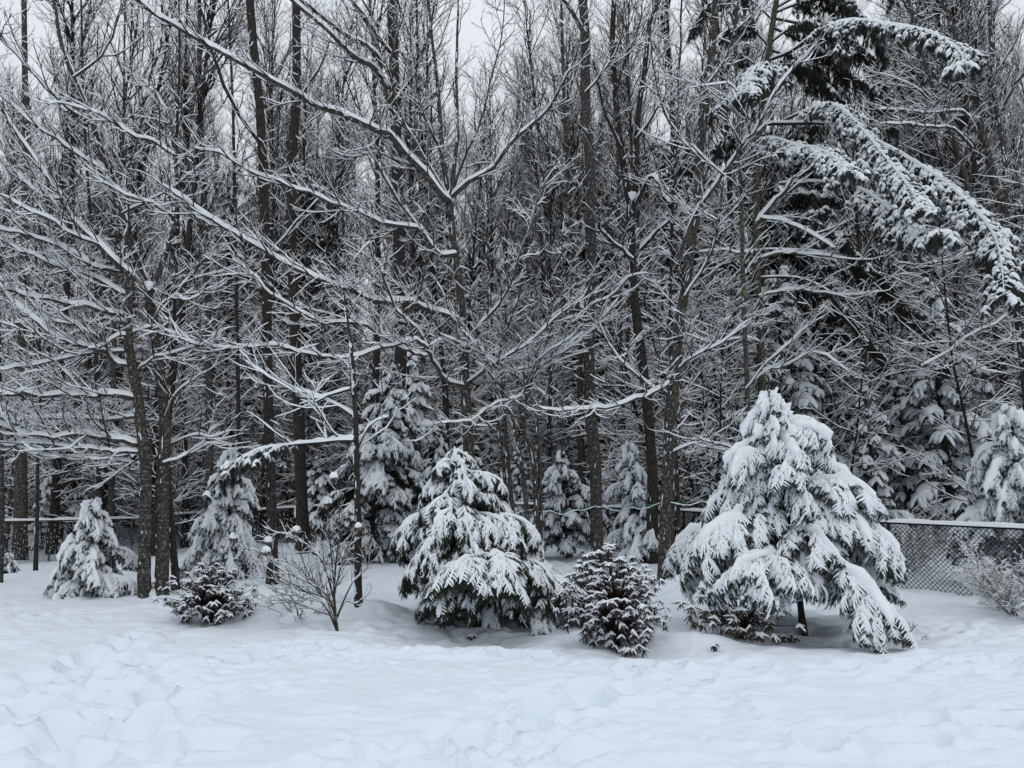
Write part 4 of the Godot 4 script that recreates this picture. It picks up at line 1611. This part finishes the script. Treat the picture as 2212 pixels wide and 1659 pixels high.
	bare_tree("maple_tree", "forked grey maple near the right edge, its two trunks leaning left", Vector3(at(2240, 1000, 21).x, land(at(2240, 1000, 21).x, -21.0), -21.0), [
		limb([2240, 1060, 2222, 860, 2204, 700, 2178, 551, 2165, 468, 2138, 351, 2112, 250, 2095, 167, 2065, 84, 2038, 0, 2010, -80], 21.0, 21.0, 0.17, 0.06),
		limb([2170, 500, 2172, 351, 2152, 234, 2142, 134, 2138, 0, 2130, -80], 20.9, 20.4, 0.08, 0.04),
		limb([2190, 600, 2150, 520, 2120, 480, 2098, 434, 2072, 334, 2045, 267, 2025, 217, 2005, 160, 1985, 100, 1961, 0, 1940, -60], 20.9, 20.0, 0.09, 0.05),
	], [
		limb([2190, 560, 2130, 540, 2060, 560, 2000, 570], 20.8, 19.8, 0.035, 0.012),
		limb([2110, 290, 2080, 240, 2020, 245, 1950, 240, 1890, 235], 20.8, 19.8, 0.045, 0.015),
		limb([2100, 320, 2060, 280, 2010, 275, 1960, 268, 1900, 268], 20.8, 19.4, 0.04, 0.014),
		limb([2165, 240, 2190, 190, 2212, 160, 2260, 120], 20.8, 20.0, 0.05, 0.02),
		limb([2120, 260, 2140, 180, 2190, 100, 2212, 40], 20.8, 20.2, 0.04, 0.014),
		limb([2200, 660, 2150, 700, 2100, 720, 2050, 760, 1990, 790], 20.8, 19.4, 0.035, 0.01),
		limb([2040, 260, 1990, 200, 1940, 170, 1900, 160], 20.6, 19.8, 0.03, 0.01),
	], bark_grey, g, 1.1, 0.8, "", 40)


func make_pines() -> void:
	var g := growth(150)
	# the lichened pine on the right and its great snowy boughs
	var foot := hit(1658, 1185)
	var o := bare_tree("pine_tree", "lichen-spotted pine above the large right hemlock, its snow-laden boughs arching down to the right", foot, [
		limb([1658, 1187, 1655, 1050, 1648, 900, 1640, 700, 1634, 551, 1634, 367, 1640, 280, 1654, 200, 1664, 84, 1677, 0, 1684, -120], -foot.z, -foot.z, 0.135, 0.085),
	], [
		limb([1634, 540, 1600, 548, 1560, 542, 1510, 545], 16.4, 15.6, 0.03, 0.012),
		limb([1636, 560, 1700, 545, 1760, 552, 1830, 560], 16.3, 15.2, 0.035, 0.02),
		limb([1640, 640, 1700, 628, 1760, 630, 1830, 640, 1900, 630], 16.3, 15.4, 0.03, 0.012),
		limb([1638, 480, 1680, 430, 1700, 410, 1720, 380], 16.3, 15.8, 0.05, 0.02),
		limb([1640, 470, 1690, 480, 1740, 500, 1800, 535], 16.3, 15.2, 0.045, 0.02),
		limb([1648, 800, 1700, 790, 1760, 760, 1830, 800], 16.3, 15.4, 0.025, 0.008),
		limb([1642, 740, 1600, 730, 1540, 740, 1480, 720], 16.3, 15.2, 0.022, 0.008),
	], bark_lichen, g, 1.5, 0.5, "", 20)
	var b := -foot.z
	pine_limb(o, trace([1662, 130, 1711, 110, 1761, 73, 1811, 50, 1861, 45, 1911, 53, 1978, 63, 2028, 80, 2072, 110, 2085, 140], b, 13.0), 0.05, 0.8, 0.25, 1.5, 1, 1.0)
	pine_limb(o, trace([1651, 268, 1711, 267, 1771, 267, 1828, 277, 1878, 300, 1945, 334, 1995, 364, 2045, 397, 2095, 444, 2138, 494, 2160, 551, 2170, 640], b, 12.4), 0.06, 0.95, 0.2, 1.9, 2, 0.97)
	pine_limb(o, trace([1690, 262, 1740, 240, 1790, 225, 1830, 245, 1880, 300, 1920, 350, 1960, 400, 1990, 450], b - 0.3, 12.6), 0.04, 0.94, 0.15, 1.9, 3, 0.9)
	pine_limb(o, trace([1640, 300, 1680, 300, 1720, 315, 1760, 320, 1800, 340, 1830, 370], b, 12.8), 0.035, 0.97, 0.1, 1.4, 4, 0.95)
	pine_limb(o, trace([1684, 397, 1744, 394, 1811, 397, 1861, 411, 1911, 444, 1951, 484, 1990, 500, 2030, 500], b, 12.2), 0.05, 0.97, 0.4, 1.3, 5)
	pine_limb(o, trace([1655, 200, 1660, 160, 1640, 140, 1620, 165, 1610, 200], b, 13.6), 0.03, 0.9, 0.1, 1.6, 6)
	for m in [[1670, 60, 1730, 90, 1780, 120, 1828, 160, 1878, 187, 1918, 214, 1926, 280], [1670, 30, 1720, 10, 1780, 0, 1830, 20, 1880, 60, 1910, 120], [1675, 0, 1720, -40, 1770, -40, 1820, -20, 1850, 30], [1668, 90, 1710, 60, 1750, 50, 1800, 70, 1830, 120], [1668, 110, 1720, 130, 1770, 170, 1810, 220], [1672, 20, 1740, -20, 1800, -60, 1870, -60, 1930, -20], [1660, 150, 1700, 140, 1750, 150, 1790, 190], [1672, 40, 1760, 60, 1830, 90, 1890, 150, 1905, 230]]:
		pine_limb(o, trace(m, b, b - rng.randf_range(-1.5, 2.0)), 0.04, 0.3, 0.15, 2.0, rng.randi() % 1000, 1.15)
	for m in [[1660, 100, 1620, 60, 1580, 60, 1540, 90], [1664, 40, 1620, 0, 1570, -10, 1520, 20, 1500, 60], [1650, 220, 1610, 200, 1570, 215, 1530, 250], [1640, 330, 1600, 300, 1560, 310, 1510, 350], [1655, 160, 1600, 120, 1560, 130, 1520, 160]]:
		pine_limb(o, trace(m, b, b + rng.randf_range(-1.2, 0.8)), 0.03, 0.4, 0.2, 2.2, rng.randi() % 1000, 1.0)
	for m in [[1636, 540, 1700, 540, 1780, 545, 1830, 560, 1880, 600, 1930, 640, 1975, 690, 2010, 730, 2040, 790], [1640, 600, 1720, 600, 1790, 630, 1840, 690, 1880, 740, 1920, 780], [1636, 470, 1700, 470, 1760, 480, 1820, 520, 1870, 570, 1920, 610]]:
		pine_limb(o, trace(m, b, b - 0.8), 0.035, 0.2, 0.35, 1.2, rng.randi() % 1000, 1.0)

	# the thin lichened trunk beside it
	g = growth(151)
	g.per_metre = [4.0, 5.6, 6.5]
	bare_tree("slim_tree", "thin lichen-spotted trunk close left of the lichened pine", hit(1624, 1200), [
		limb([1624, 1203, 1622, 1060, 1612, 800, 1605, 600, 1600, 400, 1592, 300, 1590, 100, 1584, -60], 15.2, 15.6, 0.065, 0.02)], [
		limb([1610, 985, 1570, 965, 1530, 955, 1500, 940], 15.2, 14.6, 0.02, 0.01),
		limb([1612, 840, 1660, 780, 1720, 730, 1760, 690], 15.2, 14.4, 0.018, 0.006)], bark_lichen, g, 1.0, 0.7, "", 12)

	# bough hanging over the left hemlock, from beyond the slim trunk
	var t := thing("pine_sapling", "low pine bough heaped with snow, hanging in front of the tall left hemlock", "tree", at(764, 952, 11.35))
	pine_limb(t, trace([764, 952, 732, 952, 690, 956, 629, 961, 563, 971, 513, 998, 480, 1030], 11.35, 11.7), 0.026, 0.97, 0.45, 1.3, 15, 0.85)


func make_hemlocks() -> void:
	hemlock("hemlock", "large bowed hemlock on the right, every bough hung with heavy snow, its foot bare", hit(1736, 1372), 3.22, 1.8, 92, 0.22, 2.0, 0.57, 5, Vector3(-0.27, 0, 0), 0.05)
	hemlock("hemlock", "dark-hearted hemlock in the middle, sweeping low over a hollow in the snow", hit(1035, 1355), 2.5, 1.7, 84, 0.13, 0.95, 0.46, 8, Vector3(-0.4, 0, -0.6), 0.075, 1.15)
	hemlock("hemlock", "low snow-heaped hemlock bough mound right of the middle hemlock", hit(1132, 1338), 0.85, 0.85, 30, 0.25, 2.3, 0.6, 9, Vector3(0.1, 0, 0), 0.03)
	hemlock("hemlock", "small rounded hemlock on the left, in front of the fence", hit(196, 1287), 1.7, 1.0, 56, 0.08, 1.5, 0.7, 12, Vector3(-0.1, 0, 0), 0.04)
	hemlock("hemlock", "tall left hemlock behind the leafy shrub, white with snow beside the brown trunk", hit(487, 1250), 2.7, 1.15, 68, 0.1, 1.75, 0.65, 14, Vector3(-0.05, 0, 0), 0.05)
	var p := at(2215, 1195, 14.4)
	p.y = land(p.x, p.z)
	hemlock("hemlock", "hemlock at the right edge behind the fence, boughs arched under snow", p, 3.4, 1.75, 60, 0.2, 2.2, 0.75, 16, Vector3.ZERO, 0.05)
	hemlock("hemlock", "tiny bent hemlock by the left edge of the lawn", hit(22, 1243), 0.5, 0.45, 14, 0.1, 0.9, 0.7, 18, Vector3(-0.1, 0, 0), 0.02)
	p = at(1390, 1215, 19.2)
	p.y = land(p.x, p.z)
	hemlock("hemlock", "pale snowy hemlock between the tall straight trunk and the forked dark trunk", p, 2.9, 1.2, 48, 0.12, 2.0, 0.65, 21, Vector3(-0.3, 0, 0), 0.05)
	p = at(1225, 1215, 19.5)
	p.y = land(p.x, p.z)
	hemlock("hemlock", "thin feathery hemlock just left of the tall straight trunk, lightly snowed", p, 2.7, 1.35, 40, 0.14, 1.3, 0.5, 22, Vector3(-0.1, 0, 0), 0.04)
	p = at(800, 1180, 19.0)
	p.y = land(p.x, p.z)
	hemlock("hemlock", "tall dark hemlock behind the thick ridged trunk, with broad pads of snow", p, 4.9, 1.9, 60, 0.06, 1.25, 0.5, 24, Vector3(0.4, 0, 0), 0.08)
	p = at(935, 1180, 19.6)
	p.y = land(p.x, p.z)
	hemlock("hemlock", "dark hemlock filling the gap right of the thick ridged trunk", p, 3.6, 1.4, 44, 0.06, 1.2, 0.5, 25, Vector3(0.1, 0, 0), 0.07)
	p = at(1090, 1185, 20.5)
	p.y = land(p.x, p.z)
	hemlock("hemlock", "short snowy hemlock half hidden by the slender clump of stems", p, 2.2, 0.9, 30, 0.08, 1.6, 0.6, 26, Vector3.ZERO, 0.04)
	p = at(1560, 1200, 17.0)
	p.y = land(p.x, p.z)
	hemlock("hemlock", "low hemlock peeking out left of the large right hemlock", p, 1.8, 0.95, 32, 0.05, 1.4, 0.7, 27, Vector3.ZERO, 0.04)


func snow_ball_shrub() -> void:
	var base := hit(727, 1362)
	var g := growth(160)
	g.per_metre = [12.0, 11.0, 11.0]
	g.length = [0.42, 0.22, 0.11]
	g.bald = 0.55
	g.thick = [0.0065, 0.0045, 0.0034]
	g.depth = 0.008
	var o := thing("flower_shrub", "leafless shrub beside the middle hemlock, old flower heads capped with balls of snow", "shrub", base)
	var d := -base.z
	var wood := Geo.new()
	for l in [
		[730, 1366, 721, 1312, 695, 1275, 645, 1249, 600, 1225, 575, 1190], [727, 1362, 700, 1305, 660, 1290, 600, 1285, 556, 1296], [728, 1364, 715, 1302, 685, 1276, 650, 1200, 640, 1145],
		[730, 1366, 721, 1295, 731, 1246, 741, 1206, 774, 1137], [728, 1335, 745, 1300, 768, 1302, 790, 1290], [724, 1345, 690, 1295, 640, 1270, 590, 1250, 545, 1245],
		[725, 1350, 705, 1290, 690, 1240, 682, 1190], [726, 1340, 720, 1250, 712, 1160, 708, 1085], [720, 1300, 725, 1220, 735, 1130, 721, 1030], [718, 1330, 660, 1310, 620, 1300, 570, 1310],
		[716, 1310, 670, 1250, 610, 1210, 560, 1215], [722, 1300, 700, 1220, 668, 1180, 610, 1150, 580, 1168], [725, 1340, 760, 1260, 790, 1230, 800, 1200], [700, 1290, 620, 1255, 540, 1200, 505, 1160],
	]:
		var e := d + g.rg.randf_range(-0.5, 0.6)
		var p := trace(l, d, e, 3)
		var r := taper(p.size(), 0.014, 0.0045)
		wood.tube(p, r, 5)
		g.snow.cap(p, r, 0.006, 4, g.rg)
		g.twigs(p, r, 0, 0.25)
		if l[l.size() - 1] < 1200:
			p.reverse()
			var c := p[0]
			var head := Geo.new()
			for q in 5:
				head.put_flat(snow_tuft[q % 3], Transform3D(Basis(Vector3.UP, q * 1.3).scaled(Vector3.ONE * 0.55), c + Vector3(g.rg.randf_range(-0.03, 0.03), g.rg.randf_range(-0.035, 0.0), g.rg.randf_range(-0.03, 0.03))))
			var fh := part("flower_head", head, bark_tan, o)
			var sn := Geo.new()
			var s := g.rg.randf_range(0.05, 0.07)
			sn.blob(PackedVector3Array([c - Vector3(s, 0, 0), c - Vector3(s * 0.6, 0, 0), c, c + Vector3(s * 0.7, 0, 0), c + Vector3(s, 0, 0)]), PackedFloat32Array([s * 0.2, s * 0.8, s, s * 0.7, s * 0.15]), PackedFloat32Array([s * 0.2, s * 0.9, s * 1.15, s * 0.8, s * 0.15]), 9, 0.1, g.rg)
			part("snow", sn, snow_mat, fh)
	part("stems", wood, bark_grey, o, true)
	var tw := part("twigs", g.bark, bark_twig, o, true)
	part("snow", g.snow, snow_mat, tw, true)


func make_shrubs() -> void:
	leafy_shrub("large dark-leaved shrub in the middle, each drooping leaf whorl under a star of snow", hit(1328, 1404), 0.5, 1.04, 0.5, 480, 41, 0, 0.092, 300, -0.02)
	leafy_shrub("wide low dark-leaved shrub on the left, below the tall left hemlock", hit(450, 1348), 0.52, 0.76, 0.45, 280, 42, 0, 0.09, 300, 0.0)
	leafy_shrub("brown-leaved shrub tucked under the left side of the large right hemlock", hit(1600, 1388), 0.56, 0.68, 0.4, 92, 43, 2, 0.125, 300, 0.04)
	leafy_shrub("lone sprig of brown leaves poking out of the snow by the large right hemlock's foot", hit(1706, 1397), 0.1, 0.1, 0.1, 6, 44, 2, 0.11, 50, 0.03)
	leafy_shrub("small dark sprig in the snowy hollow under the middle hemlock", hit(1018, 1385), 0.05, 0.1, 0.05, 4, 45, 0, 0.08, 40, 0.03)
	leafy_shrub("tiny leafy sprig in the snow between the two rightmost leafy shrubs", hit(1545, 1410), 0.06, 0.08, 0.05, 4, 46, 0, 0.07, 40, 0.03)
	snow_ball_shrub()
	var p := hit(2205, 1335)
	twiggy_shrub("dense fine-twigged shrub at the right edge in front of the fence, furred with snow", p, 16, 1.2, 0.62, 51, bark_tan, 0.012, 1.6)
	p = at(1945, 1180, 17.0)
	p.y = land(p.x, p.z)
	twiggy_shrub("rounded arching shrub of fine twigs behind the fence right of the large hemlock", p, 14, 1.7, 0.9, 52, bark_tan, 0.014, 1.1)
	p = hit(1925, 1385)
	twiggy_shrub("low brush of thin twigs under the right skirt of the large hemlock", p, 8, 0.5, 1.2, 53, bark_tan, 0.006)
	p = hit(650, 1330)
	twiggy_shrub("low dark brush in the drift left of the leafless flower shrub", p, 9, 0.6, 0.9, 54, bark_twig, 0.012)


# ---------------------------------------------------------------- the woods behind
func make_woods() -> void:
	var kinds: Array = []
	var tall := "tall bare tree standing in the snowy woods behind the fence, twigs lined with snow"
	kinds.append(wild_tree("bare_tree", tall, 301, 22.0, 0.17, 0.42, 0.9, 2.9, bark_grey, 0.62))
	kinds.append(wild_tree("bare_tree", tall, 302, 25.0, 0.2, 0.45, 1.0, 3.1, bark_dark, 0.58))
	kinds.append(wild_tree("bare_tree", tall, 303, 17.0, 0.11, 0.4, 1.2, 2.3, bark_grey, 0.6))
	kinds.append(wild_tree("bare_tree", tall, 304, 23.0, 0.15, 0.5, 1.1, 2.5, bark_dark, 0.55))
	kinds.append(wild_tree("bare_tree", tall, 305, 14.0, 0.085, 0.3, 1.3, 2.1, bark_grey, 0.65))
	kinds.append(wild_tree("bare_tree", tall, 306, 20.0, 0.13, 0.45, 1.2, 3.3, bark_dark, 0.7))
	var saplings := [sapling(331, 5.0, 2, 1.6), sapling(332, 8.0, 2, 1.9), sapling(333, 11.0, 1, 2.2), sapling(334, 7.0, 2, 2.2)]
	var conifers := [
		far_conifer("conifer", "", 311, 5.5, 1.7, 52, 0.06, 2.5, 0.5, 0.55),
		far_conifer("conifer", "", 312, 8.0, 2.0, 70, 0.1, 2.3, 0.45, 0.5),
		far_conifer("conifer", "", 313, 3.6, 1.4, 40, 0.05, 2.6, 0.6, 0.6),
	]
	var dark := [far_conifer("hemlock_tree", "", 341, 12.0, 2.8, 70, 0.12, 0.75, 0.4, 0.45), far_conifer("hemlock_tree", "", 342, 9.0, 2.5, 60, 0.08, 0.8, 0.45, 0.45)]
	var pines := [far_pine("pine_tree", "", 321, 17.0, 3.0, 46, 0.3, 0.55), far_pine("pine_tree", "", 322, 14.0, 2.6, 44, 0.22, 0.6)]
	var rg := RandomNumberGenerator.new()
	rg.seed = 77
	var used := {}
	var marks := [[60, "at the left edge"], [150, "behind the fence at far left"], [290, "behind the small left hemlock"], [420, "behind the paired grey trunks"], [550, "behind the tall left hemlock"], [640, "behind the brown trunk"], [760, "behind the leafless flower shrub"], [910, "behind the thick ridged trunk"], [1070, "behind the spreading maple"], [1200, "behind the slender clump of stems"], [1330, "behind the tall straight grey trunk"], [1430, "behind the forked dark trunk"], [1560, "behind the leaning trunk"], [1700, "behind the lichened pine"], [1830, "right of the lichened pine"], [1960, "above the right stretch of fence"], [2100, "left of the forked right maple"], [9999, "at the right edge"]]
	var place := func(list: Array, called: String, kind: String, group: String, u: float, d: float, size: float, wide: float):
		var label := ""
		for m in marks:
			if u < m[0]:
				label = "%s, %s, %s" % [kind, "near the fence" if d < 29.0 else "midway upslope" if d < 40.0 else "high upslope" if d < 54.0 else "deep in the woods", m[1]]
				break
		var k := rg.randi() % list.size()
		var x := (u - 1106.0) / FOCAL * d
		var p := Vector3(x, land(x, -d) - 0.02, -d)
		var o: Node3D = list[k]
		if not used.has(o):
			used[o] = true
			o.transform = Transform3D(Basis(Vector3.UP, rg.randf() * TAU).scaled(Vector3(size * wide, size, size * wide)), p)
			o.set_meta("label", label)
			o.set_meta("group", group)
		else:
			copy(o, called, label, group, p, rg.randf() * TAU, size, wide)
	# bare trees, denser with distance
	for k in 250:
		var d := 25.0 + 50.0 * pow(rg.randf(), 1.15)
		var u := rg.randf_range(-130.0, 2340.0)
		if d < 31.0 and u > 1130.0 and u < 1330.0:
			d += 12.0
		place.call(kinds, "bare_tree", "tall bare tree with snow-lined twigs", "bare trees in the woods behind the fence", u, d, rg.randf_range(0.8, 1.2), rg.randf_range(0.8, 1.1))
	# understory saplings
	for k in 240:
		var d := 21.0 + 25.0 * pow(rg.randf(), 1.3)
		var u := rg.randf_range(-150.0, 2380.0)
		if d < 30.0 and u > -50.0 and u < 1130.0:
			d = maxf(d, 28.5)
		if d < 34.0 and (u > 1640.0 or u > 1060.0 and u < 1350.0 or u < 300.0) and k % 3 > 0:
			continue
		place.call(saplings, "sapling", "thin sapling with snowy level twigs", "bare saplings among the trunks", u, d, rg.randf_range(0.8, 1.3), 1.0)
	# snow-laden conifers: seen ones first, then scattered
	var cl := "snow-laden evergreen"
	for c in [[1700, 24.0, 1.1], [1760, 26.0, 0.9], [1880, 22.0, 0.85], [1950, 24.0, 0.95], [2040, 23.0, 1.0], [2110, 26.0, 1.1], [1830, 30.0, 1.1], [1500, 25.0, 0.8], [1440, 27.0, 0.9], [1550, 22.0, 0.7], [1330, 25.0, 0.8], [880, 24.0, 1.1], [690, 27.0, 0.8], [560, 30.0, 0.8], [420, 32.0, 0.9], [340, 31.0, 0.8], [170, 29.0, 0.7], [110, 28.0, 0.6], [1010, 26.0, 0.7], [1120, 27.0, 0.55], [2180, 30.0, 1.3], [2250, 26.0, 1.2], [1640, 28.0, 1.0]]:
		place.call(conifers, "conifer", cl, "snow-laden conifers in the woods", c[0], c[1], c[2], 1.0)
	for k in 34:
		place.call(conifers, "conifer", cl, "snow-laden conifers in the woods", rg.randf_range(-200.0, 2400.0), rg.randf_range(32.0, 60.0), rg.randf_range(0.6, 1.3), 1.0)
	for k in 100:
		var u := rg.randf_range(-130.0, 2340.0)
		var d := rg.randf_range(33.0, 60.0)
		if d < 46.0 and (u < 430.0 or u > 1040.0 and u < 1370.0):   # open ground shows between the trunks here
			continue
		place.call(dark, "hemlock_tree", "dark evergreen lightly dusted with snow", "dark evergreens deep in the woods", u, d, rg.randf_range(0.7, 1.5), 1.0)
	var pl := "tall dark pine with snow-flecked tufts"
	for c in [[640, 30.0, 0.85], [690, 34.0, 0.9], [240, 40.0, 0.95], [1330, 36.0, 1.1], [1520, 30.0, 1.1], [1690, 32.0, 1.2], [1790, 30.0, 1.2], [2180, 36.0, 1.2], [1480, 44.0, 1.2], [1950, 48.0, 1.2], [2100, 44.0, 1.1], [500, 52.0, 1.0]]:
		place.call(pines, "pine_tree", pl, "tall pines in the woods", c[0], c[1], c[2], 1.0)
